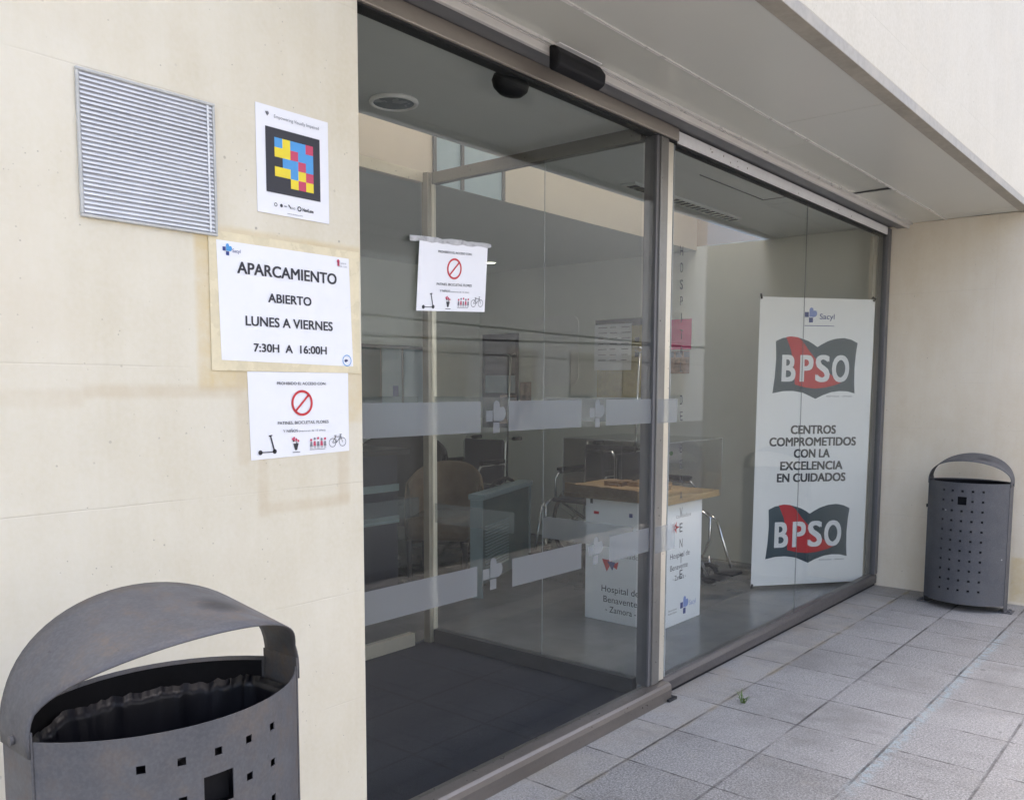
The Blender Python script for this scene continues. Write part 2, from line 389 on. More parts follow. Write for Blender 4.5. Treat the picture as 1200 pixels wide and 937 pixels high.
M['bin_in'] = simple('bin_inside', (0.014, 0.014, 0.016), 0.7, var=0.2, spec=0.1)

# ------------------------------------------------------------------ mesh helpers
class B:
    def __init__(s): s.bm = bmesh.new()
    def box(s, x0, x1, y0, y1, z0, z1, mtx=None):
        vs = [s.bm.verts.new(p) for p in ((x0, y0, z0), (x1, y0, z0), (x1, y1, z0), (x0, y1, z0), (x0, y0, z1), (x1, y0, z1), (x1, y1, z1), (x0, y1, z1))]
        if mtx is not None:
            for v in vs: v.co = mtx @ v.co
        for f in ((3, 2, 1, 0), (4, 5, 6, 7), (0, 1, 5, 4), (1, 2, 6, 5), (2, 3, 7, 6), (3, 0, 4, 7)):
            s.bm.faces.new([vs[i] for i in f])
        return s
    def face(s, pts):
        s.bm.faces.new([s.bm.verts.new(p) for p in pts]); return s
    def tube(s, pts, r, n=10, closed=False, cap=True):
        pts = [Vector(p) for p in pts]; rings = []; N = len(pts)
        prev = None
        for i, p in enumerate(pts):
            a = pts[(i - 1) % N] if (closed or i) else p
            b = pts[(i + 1) % N] if (closed or i < N - 1) else p
            d = (b - a).normalized()
            if prev is None:
                ref = Vector((0, 0, 1)) if abs(d.z) < 0.9 else Vector((1, 0, 0))
                u = d.cross(ref).normalized()
            else:
                u = (prev - d * prev.dot(d)).normalized()
            prev = u; v = d.cross(u)
            rr = r[i] if isinstance(r, (list, tuple)) else r
            rings.append([s.bm.verts.new(p + (u * math.cos(2 * PI * k / n) + v * math.sin(2 * PI * k / n)) * rr) for k in range(n)])
        for i in range(N if closed else N - 1):
            A, Bv = rings[i], rings[(i + 1) % N]
            for k in range(n):
                f = s.bm.faces.new((A[k], A[(k + 1) % n], Bv[(k + 1) % n], Bv[k])); f.smooth = True
        if not closed and cap:
            s.bm.faces.new(rings[0][::-1]); s.bm.faces.new(rings[-1])
        return s
    def cyl(s, a, b, r, n=20): return s.tube([a, b], r, n)
    def grid(s, P, closed_u=False, smooth=True):
        """P[i][j] -> faces"""
        V = [[s.bm.verts.new(p) for p in row] for row in P]
        nu = len(V)
        for i in range(nu if closed_u else nu - 1):
            for j in range(len(V[0]) - 1):
                f = s.bm.faces.new((V[i][j], V[(i + 1) % nu][j], V[(i + 1) % nu][j + 1], V[i][j + 1])); f.smooth = smooth
        return s
    def build(s, name, mat, parent=None, bevel=0.0, solid=0.0, sub=0, off=-1.0, seg=2):
        bm = s.bm
        if parent is not None: bmesh.ops.translate(bm, verts=bm.verts, vec=-wloc(parent))
        bmesh.ops.recalc_face_normals(bm, faces=bm.faces)
        me = bpy.data.meshes.new(name); bm.to_mesh(me); bm.free()
        me.materials.append(M[mat] if isinstance(mat, str) else mat)
        o = bpy.data.objects.new(name, me); COL.objects.link(o)
        if parent is not None: o.parent = parent
        if solid:
            k = o.modifiers.new('solid', 'SOLIDIFY'); k.thickness = solid; k.offset = off
        if bevel:
            k = o.modifiers.new('bevel', 'BEVEL'); k.width = bevel; k.segments = seg; k.limit_method = 'ANGLE'; k.angle_limit = R_(40)
        if sub:
            k = o.modifiers.new('sub', 'SUBSURF'); k.levels = sub; k.render_levels = sub
        return o

def wloc(o):
    v = Vector((0, 0, 0))
    while o is not None:
        v += o.location; o = o.parent
    return v
def thing(name, label, cat, loc=(0, 0, 0), group=None):
    o = bpy.data.objects.new(name, None); COL.objects.link(o); o.empty_display_size = 0.1
    o.location = loc; o['label'] = label; o['category'] = cat
    if group: o['group'] = group
    return o
def tag(o, label, cat, group=None):
    o['label'] = label; o['category'] = cat
    if group: o['group'] = group
    return o
def struct(o, kind='structure'):
    o['kind'] = kind; return o
KIDS = {}
def copy_tree(o, parent=None):
    c = o.copy(); COL.objects.link(c)
    if parent is not None: c.parent = parent
    for ch in [k for k in bpy.data.objects if k.parent == o]:
        copy_tree(ch, c)
    return c

# ---- lettering
_tc = {}
def text_mesh(s, bold=0.0, space=1.0):
    key = (s, bold, space)
    if key in _tc: return _tc[key]
    cu = bpy.data.curves.new('t', 'FONT'); cu.body = s; cu.size = 1.0; cu.offset = bold; cu.space_character = space
    cu.resolution_u = 4
    cu.dimensions = '2D'; cu.fill_mode = 'BOTH'
    ob = bpy.data.objects.new('t', cu); COL.objects.link(ob)
    dg = bpy.context.evaluated_depsgraph_get(); dg.update()
    me = bpy.data.meshes.new_from_object(ob.evaluated_get(dg))
    vs = [(v.co.x, v.co.y) for v in me.vertices]; fs = [tuple(p.vertices) for p in me.polygons]
    bpy.data.objects.remove(ob); bpy.data.curves.remove(cu); bpy.data.meshes.remove(me)
    _tc[key] = (vs, fs); return _tc[key]
CAP = max(v[1] for v in text_mesh('H')[0])

class Pl:
    """a flat sheet's own frame: s to the right, t up, d out of the sheet"""
    def __init__(s, o, r, u):
        s.o = Vector(o); s.r = Vector(r).normalized(); s.u = Vector(u).normalized(); s.n = s.r.cross(s.u)
    def pt(s, a, b, d=0.0): return s.o + s.r * a + s.u * b + s.n * d
    def rect(s, b, a0, a1, t0, t1, d=0.0006):
        return b.face([s.pt(a0, t0, d), s.pt(a1, t0, d), s.pt(a1, t1, d), s.pt(a0, t1, d)])
    def poly(s, b, pts, d=0.0006): return b.face([s.pt(x, y, d) for x, y in pts])
    def slab(s, b, a0, a1, t0, t1, d0, d1):
        P = [s.pt(a, t, d) for d in (d0, d1) for a, t in ((a0, t0), (a1, t0), (a1, t1), (a0, t1))]
        vs = [b.bm.verts.new(p) for p in P]
        for f in ((3, 2, 1, 0), (4, 5, 6, 7), (0, 1, 5, 4), (1, 2, 6, 5), (2, 3, 7, 6), (3, 0, 4, 7)): b.bm.faces.new([vs[i] for i in f])
        return b
    def disc(s, b, x, y, r, d=0.0006, n=20, ry=None):
        return s.poly(b, [(x + r * math.cos(2 * PI * k / n), y + (ry or r) * math.sin(2 * PI * k / n)) for k in range(n)], d)
    def ring(s, b, x, y, r0, r1, d=0.0006, n=40, a0=0, a1=2 * PI):
        for k in range(n):
            p, q = a0 + (a1 - a0) * k / n, a0 + (a1 - a0) * (k + 1) / n
            s.poly(b, [(x + r0 * math.cos(p), y + r0 * math.sin(p)), (x + r1 * math.cos(p), y + r1 * math.sin(p)), (x + r1 * math.cos(q), y + r1 * math.sin(q)), (x + r0 * math.cos(q), y + r0 * math.sin(q))], d)
        return b
    def line(s, b, x0, y0, x1, y1, w, d=0.0006):
        dx, dy = x1 - x0, y1 - y0; L = math.hypot(dx, dy) or 1; nx, ny = -dy / L * w / 2, dx / L * w / 2
        return s.poly(b, [(x0 + nx, y0 + ny), (x1 + nx, y1 + ny), (x1 - nx, y1 - ny), (x0 - nx, y0 - ny)][::-1], d)
    def text(s, b, st, x0, x1, t, h, bold=0.0, d=0.0006, space=1.0):
        """fit a line between x0 and x1 with its baseline at t and capitals h high; bold draws the strokes thicker"""
        if bold > 0:
            w = h * bold * 3.4
            for k, (e, f) in enumerate(((-1, -0.5), (-1, 0.5), (1, -0.5), (1, 0.5), (0, 0))): s.text(b, st, x0 + w / 2 + e * w / 2, x1 - w / 2 + e * w / 2, t + f * w * 0.6, h, 0.0, d + 0.00004 * k, space)
            return b
        vs, fs = text_mesh(st, 0.0, space)
        if not vs: return b
        mn = min(v[0] for v in vs); mx = max(v[0] for v in vs)
        kx = (x1 - x0) / (mx - mn); ky = h / CAP
        V = [b.bm.verts.new(s.pt(x0 + (x - mn) * kx, t + y * ky, d)) for x, y in vs]
        for f in fs:
            try: b.bm.faces.new([V[i] for i in f])
            except ValueError: pass
        return b
    def emblem(s, bs, bp, x, y, k, d=0.0006):
        """hospital service mark: two squares and a two-lobed petal"""
        s.rect(bs, x, x + 0.30 * k, y + 0.36 * k, y + 0.70 * k, d); s.rect(bs, x + 0.33 * k, x + 0.63 * k, y, y + 0.33 * k, d)
        out = [(x + 0.34 * k, y + 0.38 * k), (x + 0.66 * k, y + 0.36 * k)]
        out += [(x + (0.68 + 0.25 * math.cos(a)) * k, y + (0.61 + 0.25 * math.sin(a)) * k) for a in [(-PI / 2 + PI * i / 10) for i in range(1, 9)]]
        out += [(x + 0.645 * k, y + 0.80 * k)]
        out += [(x + (0.49 + 0.15 * math.cos(a)) * k, y + (0.86 + 0.15 * math.sin(a)) * k) for a in [(PI * i / 8) for i in range(0, 9)]]
        s.poly(bp, out, d)

# ================================================================== GROUND AND FLOORS
b = B(); b.face([(-60, -60, 0), (70, -60, 0), (70, 60, 0), (-60, 60, 0)])
struct(b.build('paving', 'paving'))
b = B(); b.face([(-60, -60, 0.004), (70, -60, 0.004), (70, -0.78, 0.004), (-60, -0.78, 0.004)])
struct(b.build('added_yard_road', 'asphalt'))  # unseen road added dark, to weaken reflections in the door glass
b = B(); b.box(-4, 1.42, 0.6, 1.795, 0.002, 0.056)
struct(b.build('raised_pavement', 'paving', bevel=0.004))
b = B(); b.box(3.215, 6.148, 1.92, 5.9, 0.002, 0.03); b.box(0.6, 3.213, 3.22, 5.9, 0.002, 0.03)
struct(b.build('hall_floor', 'floor'))
b = B(); b.box(1.42, 3.19, 1.885, 3.2, 0.002, 0.026)
o = struct(b.build('vestibule_floor', 'mat'))

# ================================================================== BUILDING
wl = tag(B().box(-8, 1.53, 1.80, 2.10, 0.0, 4.3).build('facade_wall', 'wall', bevel=0.003), 'cream stone facade wall left of the glass entrance, stained by old tape', 'wall')
wr = tag(B().box(6.15, 6.55, 0.55, 1.90, 0.0, 2.4245).build('return_wall', 'rwall', bevel=0.003), 'cream stone return wall behind the small bin at the right end of the entrance', 'wall')
B().box(6.15, 6.55, 1.3605, 1.90, 2.425, 2.47).build('wall_head', 'rwall', wr)
can = thing('entrance_canopy', 'overhanging canopy with pale grey soffit and cream stone fascia above the glass entrance', 'canopy', (1.5, 1.06, 2.42))
B().box(1.50, 9.0, 1.06, 1.36, 2.46, 4.3).build('fascia', 'fascia', can, bevel=0.003)
B().box(1.50, 9.0, 1.057, 1.115, 2.418, 2.458).build('drip_edge', 'drip', can, bevel=0.002)
for x0_, x1_ in ((1.50, 3.548), (3.551, 5.985), (5.989, 6.149), (6.552, 9.0)): B().box(x0_, x1_, 1.118, 1.527, 2.426, 2.452).build('outer_soffit_panel', 'soffit', can)
for x0_, x1_ in ((1.50, 3.88), (3.883, 4.998), (5.03, 6.146)): B().box(x0_, x1_, 1.536, 1.732, 2.424, 2.452).build('inner_soffit_panel', 'soffit2', can)
# one panel edge has sagged; black faces paint the shade in its gap
b = B(); b.face([(5.0, 1.742, 2.4225), (5.03, 1.728, 2.4225), (5.034, 1.54, 2.4225), (4.985, 1.54, 2.4225)])
b.face([(4.86, 1.738, 2.4225), (5.0, 1.742, 2.4225), (5.0, 1.736, 2.4225)])
b.build('joint_shade', 'black', can)
for y0_, y1_, z_ in ((1.527, 1.536, 2.421), (1.732, 1.737, 2.415), (1.742, 1.748, 2.414)): B().box(1.50, 6.146, y0_, y1_, z_, 2.45).build('joint_strip', 'soffit_trim', can)
B().box(1.50, 6.146, 1.75, 1.765, 2.392, 2.46).build('front_trim', 'header_light', can, bevel=0.002)

inner = thing('hall_shell', 'dim beige hall with lightwell and low ceiling seen behind the entrance glass', 'hall', (3, 3, 0))
# front ceiling, lightwell, hall ceiling
B().box(0.6, 6.146, 1.93, 2.76, 2.425, 4.2).build('front_ceiling', 'in_ceil', inner)
B().box(0.6, 6.146, 3.30, 6.1, 2.40, 4.2).build('back_ceiling', 'hall_ceil', inner)
b = B(); b.face([(0.61, 3.297, 2.399), (3.29, 3.297, 2.399), (3.29, 3.297, 4.2), (0.61, 3.297, 4.2)])
b.face([(3.86, 3.297, 2.399), (6.145, 3.297, 2.399), (6.145, 3.297, 4.2), (3.86, 3.297, 4.2)])
b.face([(3.29, 3.297, 2.70), (3.86, 3.297, 2.70), (3.86, 3.297, 4.2), (3.29, 3.297, 4.2)])
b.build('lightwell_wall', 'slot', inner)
b = B(); b.face([(3.29, 3.2965, 2.399), (3.86, 3.2965, 2.399), (3.86, 3.2965, 2.70), (3.29, 3.2965, 2.70)])
cw = b.build('clerestory_window', 'pale_blue', inner)
b = B()
for x0, x1, z0, z1 in ((3.29, 3.86, 2.68, 2.70), (3.29, 3.31, 2.40, 2.70), (3.50, 3.52, 2.40, 2.70), (3.84, 3.86, 2.40, 2.70)): b.box(x0, x1, 3.285, 3.2965, z0, z1)
b.build('window_frame', 'grey_frame', cw)
B().box(6.149, 6.40, 1.905, 6.0, 0.0, 2.43).build('right_wall', 'in_wall', inner)
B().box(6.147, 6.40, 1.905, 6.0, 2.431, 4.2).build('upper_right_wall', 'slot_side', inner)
B().box(0.4, 6.149, 5.55, 5.75, 0.0, 2.41).build('back_wall', 'in_wall', inner)
B().box(0.4, 0.6, 2.11, 5.55, 0.0, 4.2).build('left_wall', 'in_wall', inner)
b = B(); b.box(6.15, 6.30, 1.8, 6.0, 4.21, 4.3); b.box(-8, 6.149, 3.3, 9.0, 4.21, 4.3); b.box(0.4, 6.149, 1.37, 2.76, 4.21, 4.3); b.box(-8, 0.39, 2.11, 3.29, 4.21, 4.3); b.box(6.31, 9, 1.37, 9, 4.21, 4.3)
b.build('roof', 'hall_ceil', inner)

# ================================================================== GLASS ENTRANCE
ge = thing('glass_entrance', 'wide glass entrance with bronze sill, steel jamb and frosted bands between two stone walls', 'entrance', (1.53, 1.88, 0))
b = B()   # left sill (rounded front nose) and right sill
prof = [(1.825, 0.0), (1.822, 0.05), (1.826, 0.068), (1.836, 0.077), (1.90, 0.079), (1.90, 0.0)]
def extr(b, prof, x0, x1):
    A = [b.bm.verts.new((x0, y, z)) for y, z in prof]; C = [b.bm.verts.new((x1, y, z)) for y, z in prof]
    for i in range(len(prof)):
        j = (i + 1) % len(prof); b.bm.faces.new((A[i], A[j], C[j], C[i]))
    b.bm.faces.new(A); b.bm.faces.new(C[::-1]); return b
extr(b, prof, 1.50, 3.262).build('sill', 'bronze', ge, bevel=0.002)
b = B(); extr(b, [(1.868, 0.018), (1.866, 0.06), (1.872, 0.078), (1.884, 0.084), (1.915, 0.084), (1.915, 0.018)], 3.264, 6.146).build('sill', 'dark_sill', ge, bevel=0.002)
B().box(3.264, 6.146, 1.88, 1.91, 0.0, 0.0175).build('sill_gap_shade', 'black', ge)  # black box stands in for the shade below the right sill
B().box(3.225, 3.29, 1.812, 1.842, 0.0015, 0.012).build('notch_shade', 'rubber', ge)  # dark block stands in for a shaded notch under the sill
# header
B().box(1.50, 3.30, 1.862, 1.93, 2.363, 2.4135).build('header', 'header_bronze', ge, bevel=0.003)
B().box(1.50, 6.146, 1.768, 1.83, 2.400, 2.45).build('header_recess', 'recess', ge)
B().box(1.50, 6.146, 1.831, 1.93, 2.4145, 2.45).build('header_recess', 'recess', ge)
o = B().box(3.302, 6.08, 1.868, 1.93, 2.357, 2.406).build('header_cover', 'header_white', ge, bevel=0.002)
b = B()
for k in range(11):
    xx = random.uniform(3.55, 4.25) if k < 8 else random.uniform(4.4, 5.6)
    zz = random.uniform(2.362, 2.392); b.box(xx, xx + 0.006, 1.8665, 1.8675, zz, zz + random.uniform(0.003, 0.009))
b.build('paint_chip', 'drip', o)
B().box(3.30, 6.08, 1.874, 1.92, 2.3485, 2.3565).build('glass_gasket', 'rubber', ge)
B().box(1.50, 3.30, 1.872, 1.92, 2.357, 2.3625).build('header_gasket', 'rubber', ge)
# jamb: dark slot, steel face and pale edge
B().box(3.142, 3.162, 1.872, 1.93, 0.079, 2.3565).build('jamb_slot', 'grey_frame', ge)
B().box(3.163, 3.222, 1.864, 1.945, 0.079, 2.3565).build('jamb', 'steel', ge, bevel=0.004)
B().box(3.223, 3.268, 1.868, 1.94, 0.082, 2.348).build('jamb_edge', 'brass', ge, bevel=0.004)
B().box(6.082, 6.146, 1.862, 1.925, 0.0845, 2.40).build('end_frame', 'grey_frame', ge, bevel=0.003)
B().box(6.01, 6.078, 1.93, 1.955, 0.084, 2.345).build('inner_end_frame', 'brass', ge)
# panes
pane = B().box(1.50, 3.141, 1.880, 1.888, 0.079, 2.3565).build('door_pane', 'glass', ge)
fp = B().box(3.296, 4.738, 1.880, 1.888, 0.084, 2.350).build('fixed_pane', 'glass', ge)
fp2 = B().box(4.742, 6.082, 1.880, 1.888, 0.084, 2.350).build('fixed_pane', 'glass', ge)
B().box(3.2925, 3.2955, 1.879, 1.889, 0.084, 2.350).build('pane_edge', 'acrylic_edge', ge)
B().box(4.7388, 4.7412, 1.8792, 1.8812, 0.084, 2.350).build('pane_joint', 'grey_frame', ge)
gp = Pl((0, 1.880, 0), (1, 0, 0), (0, 0, 1))
for (a0, a1, z0, z1) in ((1.54, 2.088, 1.199, 1.298), (2.228, 2.645, 1.199, 1.299), (2.808, 3.141, 1.199, 1.299), (1.54, 2.071, 0.666, 0.764), (2.249, 2.655, 0.666, 0.763), (2.845, 3.141, 0.662, 0.763)):
    b = B(); gp.rect(b, a0, a1, z0, z1, 0.0008); b.build('frosted_band', 'frost', pane)
for z0, z1 in ((1.199, 1.299), (0.650, 0.763)):
    b = B(); gp.rect(b, 3.165, 3.33, z0, z1, 0.0175); b.build('frosted_band', 'frost', ge)
for (x, z) in ((2.10, 0.675), (2.70, 1.195), (2.70, 0.668), (2.115, 1.195)):
    b = B(); gp.emblem(b, b, x, z, 0.105, 0.0008); b.build('frosted_emblem', 'frost', pane)
b = B()
word = "HOSPITAL DE BENAVENTE"
for i, ch in enumerate(word):
    if ch == ' ': continue
    zc = 1.928 - i * 0.0704; xc = 3.368 + 0.055 * i / 20
    w = 0.006 if ch == 'I' else 0.026
    gp.text(b, ch, xc - w / 2, xc + w / 2, zc - 0.021, 0.040, 0.0, 0.0008)
b.build('lettering', 'letter_grey', fp)

# ---- vestibule behind the door
ve = thing('vestibule_partition', 'glass side partition of the vestibule with frosted band and dark bottom rail', 'glass partition', (3.2, 2.6, 0.03))
vp = B().box(3.151, 3.159, 1.95, 3.148, 0.10, 2.345).build('side_pane', 'glass2', ve)
B().box(3.135, 3.175, 1.946, 3.148, 0.03, 0.098).build('bottom_rail', 'dark_steel', ve)
B().box(3.135, 3.175, 1.946, 3.148, 2.346, 2.40).build('top_rail', 'steel', ve)
b = B(); b.box(3.108, 3.134, 3.150, 3.192, 0.03, 2.40); b.build('corner_post', 'post_olive', ve, bevel=0.003)
b = B(); b.box(3.136, 3.168, 3.150, 3.192, 0.03, 2.40); b.build('corner_post', 'brass', ve, bevel=0.003)
b = B(); b.box(3.1495, 3.1508, 2.4485, 2.4515, 0.10, 2.345); b.build('pane_joint', 'acrylic_edge', ve)
vpl = Pl((3.1505, 0, 0), (0, -1, 0), (0, 0, 1))
for z0, z1 in ((0.655, 0.755), (1.199, 1.299)):
    b = B(); vpl.rect(b, -2.45, -1.96, z0, z1, 0.0008); b.build('frosted_band', 'frost', vp)
    b = B(); vpl.rect(b, -3.15, -2.62, z0, z1, 0.0008); b.build('frosted_band', 'frost_in', vp)
dv = thing('inner_glass_door', 'inner sliding glass door of the vestibule behind the large outer pane', 'glass door', (2.3, 3.2, 0.03))
dp = B().box(1.5, 3.1065, 3.196, 3.204, 0.095, 2.352).build('door_pane', 'glass2', dv)
b = B(); b.box(1.5, 3.106, 3.18, 3.22, 2.353, 2.405); b.build('top_rail', 'brass', dv)
b = B(); b.box(1.5, 3.03, 3.178, 3.22, 0.03, 0.094); b.build('bottom_rail', 'brass', dv)
dpl = Pl((0, 3.1955, 0), (1, 0, 0), (0, 0, 1))
for a0, a1, z0, z1 in ((1.6, 3.08, 0.69, 0.79), (1.6, 3.08, 1.199, 1.299)):
    b = B(); dpl.rect(b, a0, a1, z0, z1, 0.0008); b.build('frosted_band', 'frost_in', dp)

# ================================================================== SENSORS AND LAMPS
def prism(b, prof, x0, x1): return extr(b, prof, x0, x1)
sn = thing('door_sensor', 'black automatic door sensor box on the header above the entrance', 'sensor', (2.43, 1.75, 2.39))
b = B(); prism(b, [(1.749, 2.418), (1.728, 2.416), (1.705, 2.385), (1.708, 2.352), (1.735, 2.338), (1.749, 2.345)], 2.262, 2.525)
b.build('housing', 'black', sn, bevel=0.012, seg=3)
B().box(2.275, 2.512, 1.715, 1.749, 2.4185, 2.422).build('mounting_plate', 'header_white', sn)
si = thing('inner_sensor', 'small black motion sensor under the header inside the glass door', 'sensor', (2.31, 1.93, 2.34))
b = B()
P = [[(2.31 + 0.078 * math.cos(a) * k, 1.945 + 0.05 * math.sin(a) * k, z) for a in [2 * PI * i / 20 for i in range(20)]] for k, z in ((0.9, 2.372), (1.0, 2.355), (0.92, 2.335), (0.62, 2.318), (0.2, 2.312))]
Pt = [[P[j][i] for j in range(5)] for i in range(20)]
b.grid(Pt, closed_u=True); b.face([P[0][i] for i in range(20)]); b.face([P[4][i] for i in range(20)])
b.build('housing', 'black', si)
cl = thing('ceiling_lamp', 'round recessed ceiling lamp with pale ring over the vestibule', 'ceiling lamp', (2.335, 2.545, 2.42))
b = B(); ring = [(2.335 + 0.085 * math.cos(2 * PI * k / 32), 2.545 + 0.085 * math.sin(2 * PI * k / 32), 2.419) for k in range(32)]
b.tube(ring, 0.009, 8, closed=True); b.build('ring', 'header_white', cl)
b = B(); b.cyl((2.335, 2.545, 2.416), (2.335, 2.545, 2.424), 0.079, 32); b.build('diffuser', 'lamp_glass', cl)
gr = thing('linear_air_grille', 'long slotted air grille in the ceiling behind the glass', 'air grille', (4.65, 2.57, 2.42))
B().box(4.02, 5.30, 2.525, 2.615, 2.414, 2.4245).build('grille_frame', 'in_ceil', gr)
b = B()
for k in range(20):
    x0 = 4.05 + k * 0.062; b.box(x0, x0 + 0.036, 2.54, 2.60, 2.4128, 2.4139)
b.build('slot', 'poster_dark', gr)
b = B()
for k in range(20):
    x0 = 4.05 + k * 0.062; b.box(x0 + 0.037, x0 + 0.058, 2.54, 2.60, 2.411, 2.4139)
b.build('louvre', 'chrome', gr)
b = B(); b.box(4.10, 4.86, 2.19, 2.194, 2.421, 2.4249); b.box(4.86, 4.864, 2.02, 2.194, 2.421, 2.4249)
tag(b.build('ceiling_hatch', 'recess'), 'thin open edge of a ceiling hatch behind the right glass pane', 'ceiling hatch')
for x, y, lab in ((5.62, 4.95, 'small lit downlight in the low hall ceiling, nearer the right wall'), (5.05, 4.75, 'small lit downlight in the low hall ceiling, farther from the right wall')):
    d = thing('downlight', lab, 'downlight', (x, y, 2.40), 'lit downlights in the hall')
    b = B(); b.cyl((x, y, 2.394), (x, y, 2.399), 0.045, 20); b.build('lit_diffuser', emit('lit_diffuser', (1.0, 0.93, 0.75), 0.9), d)
    b = B(); b.tube([(x + 0.05 * math.cos(2 * PI * k / 20), y + 0.05 * math.sin(2 * PI * k / 20), 2.397) for k in range(20)], 0.006, 6, closed=True); b.build('ring', 'header_white', d)

# ================================================================== WALL VENT
vt = thing('wall_vent', 'square louvred metal vent set in the cream wall', 'vent', (0.96, 1.80, 1.82))
B().box(0.812, 1.106, 1.7965, 1.7995, 1.682, 1.962).build('backing', 'vent_dark', vt)
b = B()
for z0, z1, x0, x1 in ((1.960, 1.966, 0.808, 1.110), (1.678, 1.684, 0.808, 1.110)): b.box(x0, x1, 1.7915, 1.7996, z0, z1)
for x0, x1 in ((0.808, 0.814), (1.104, 1.110)): b.box(x0, x1, 1.7917, 1.7993, 1.6842, 1.9598)
b.build('frame', 'vent_frame', vt, bevel=0.0015)
b = B(); n = 31
for k in range(n):
    z = 1.685 + (k + 0.5) * (1.959 - 1.685) / n
    b.face([(0.815, 1.7922, z - 0.0026), (1.103, 1.7922, z - 0.0026), (1.103, 1.7952, z + 0.0026), (0.815, 1.7952, z + 0.0026)])
b.build('louvre', 'vent_slat', vt, solid=0.0008)
b = B(); b.box(1.089, 1.0935, 1.7908, 1.7920, 1.685, 1.959); b.build('tie_bar', 'vent_slat', vt)

# ================================================================== NOTICES
wp = lambda y: Pl((0, y, 0), (1, 0, 0), (0, 0, 1))
# colour-code poster
nv = thing('code_poster', 'white poster with a black square of coloured cells on the wall', 'poster', (1.32, 1.80, 1.75))
b = B(); wp(1.799).slab(b, 1.218, 1.427, 1.751, 1.999, 0, 0.0012); sh = b.build('sheet', 'paper', nv)
p = wp(1.7975)
b = B(); p.rect(b, 1.243, 1.400, 1.801, 1.951); b.build('code_square', 'ink', nv)
rows = ["BYBBR", "YYRBB", "KBBRB", "YYBYR", "KKYRY"]; cell = 0.0224; z0 = 1.930; x0 = 1.2672
for key, mat in (('B', 'sky_blue'), ('Y', 'yellow'), ('R', 'pinkred')):
    b = B()
    for i, r in enumerate(rows):
        for j, c in enumerate(r):
            if c == key: p.rect(b, x0 + j * cell, x0 + (j + 1) * cell, z0 - (i + 1) * cell, z0 - i * cell, 0.0011)
    b.build('code_cells', mat, nv)
b = B(); p.text(b, "Empowering Visually Impaired", 1.268, 1.398, 1.974, 0.0075); p.disc(b, 1.250, 1.981, 0.004); p.line(b, 1.245, 1.984, 1.25, 1.975, 0.003)
b.build('heading', 'greyink', nv)
b = B(); p.text(b, "NaviLens", 1.345, 1.378, 1.770, 0.008, 0.02); p.ring(b, 1.336, 1.774, 0.0035, 0.006); p.disc(b, 1.284, 1.774, 0.004); p.line(b, 1.292, 1.774, 1.299, 1.774, 0.002)
p.line(b, 1.304, 1.779, 1.312, 1.771, 0.003); p.text(b, "ONCE", 1.313, 1.323, 1.770, 0.005); p.ring(b, 1.268, 1.774, 0.003, 0.0045); p.text(b, "www.navilens.com", 1.30, 1.345, 1.757, 0.003)
b.build('footer_marks', 'ink', nv)

# parking notice
pk = thing('parking_notice', 'white parking hours notice reading APARCAMIENTO in a yellowed plastic sleeve', 'notice', (1.30, 1.80, 1.37))
b = B(); wp(1.7985).slab(b, 1.088, 1.522, 1.379, 1.692, 0, 0.001); sv = b.build('sleeve', 'plastic_sleeve', pk)
b = B(); PQ = [(1.113, 1.403), (1.497, 1.396), (1.487, 1.672), (1.107, 1.672)]
pp = wp(1.7972); pp.poly(b, PQ, 0.0); b.build('sheet', 'paper', pk, solid=0.0005)
p = wp(1.7962)
b = B()
p.text(b, "APARCAMIENTO", 1.158, 1.446, 1.603, 0.0255, 0.022); p.text(b, "ABIERTO", 1.240, 1.366, 1.543, 0.020, 0.022)
p.text(b, "LUNES A VIERNES", 1.177, 1.431, 1.485, 0.0215, 0.02); p.text(b, "7:30H  A  16:00H", 1.197, 1.411, 1.425, 0.0185, 0.022)
b.build('lettering', 'ink', pk)
bs, bp_ = B(), B(); p.emblem(bs, bp_, 1.122, 1.640, 0.026); p.text(bs, "Sacyl", 1.147, 1.168, 1.648, 0.008, 0.0)
bs.build('emblem', 'blue', pk); bp_.build('emblem_petal', 'sky_blue', pk)
b = B(); p.disc(b, 1.452, 1.662, 0.0045); p.rect(b, 1.449, 1.456, 1.650, 1.660); b.build('crest', 'pinkred', pk)
b = B(); p.text(b, "Junta de", 1.459, 1.477, 1.656, 0.0045); p.text(b, "Castilla y León", 1.450, 1.480, 1.648, 0.0045); b.build('crest_text', 'greyink', pk)
b = B(); p.ring(b, 1.476, 1.411, 0.0125, 0.0145, n=30); b.build('stamp', 'sky_blue', pk)
b = B(); p.line(b, 1.468, 1.411, 1.479, 1.411, 0.004); p.line(b, 1.471, 1.407, 1.474, 1.414, 0.005); b.build('stamp_mark', 'blue', pk)

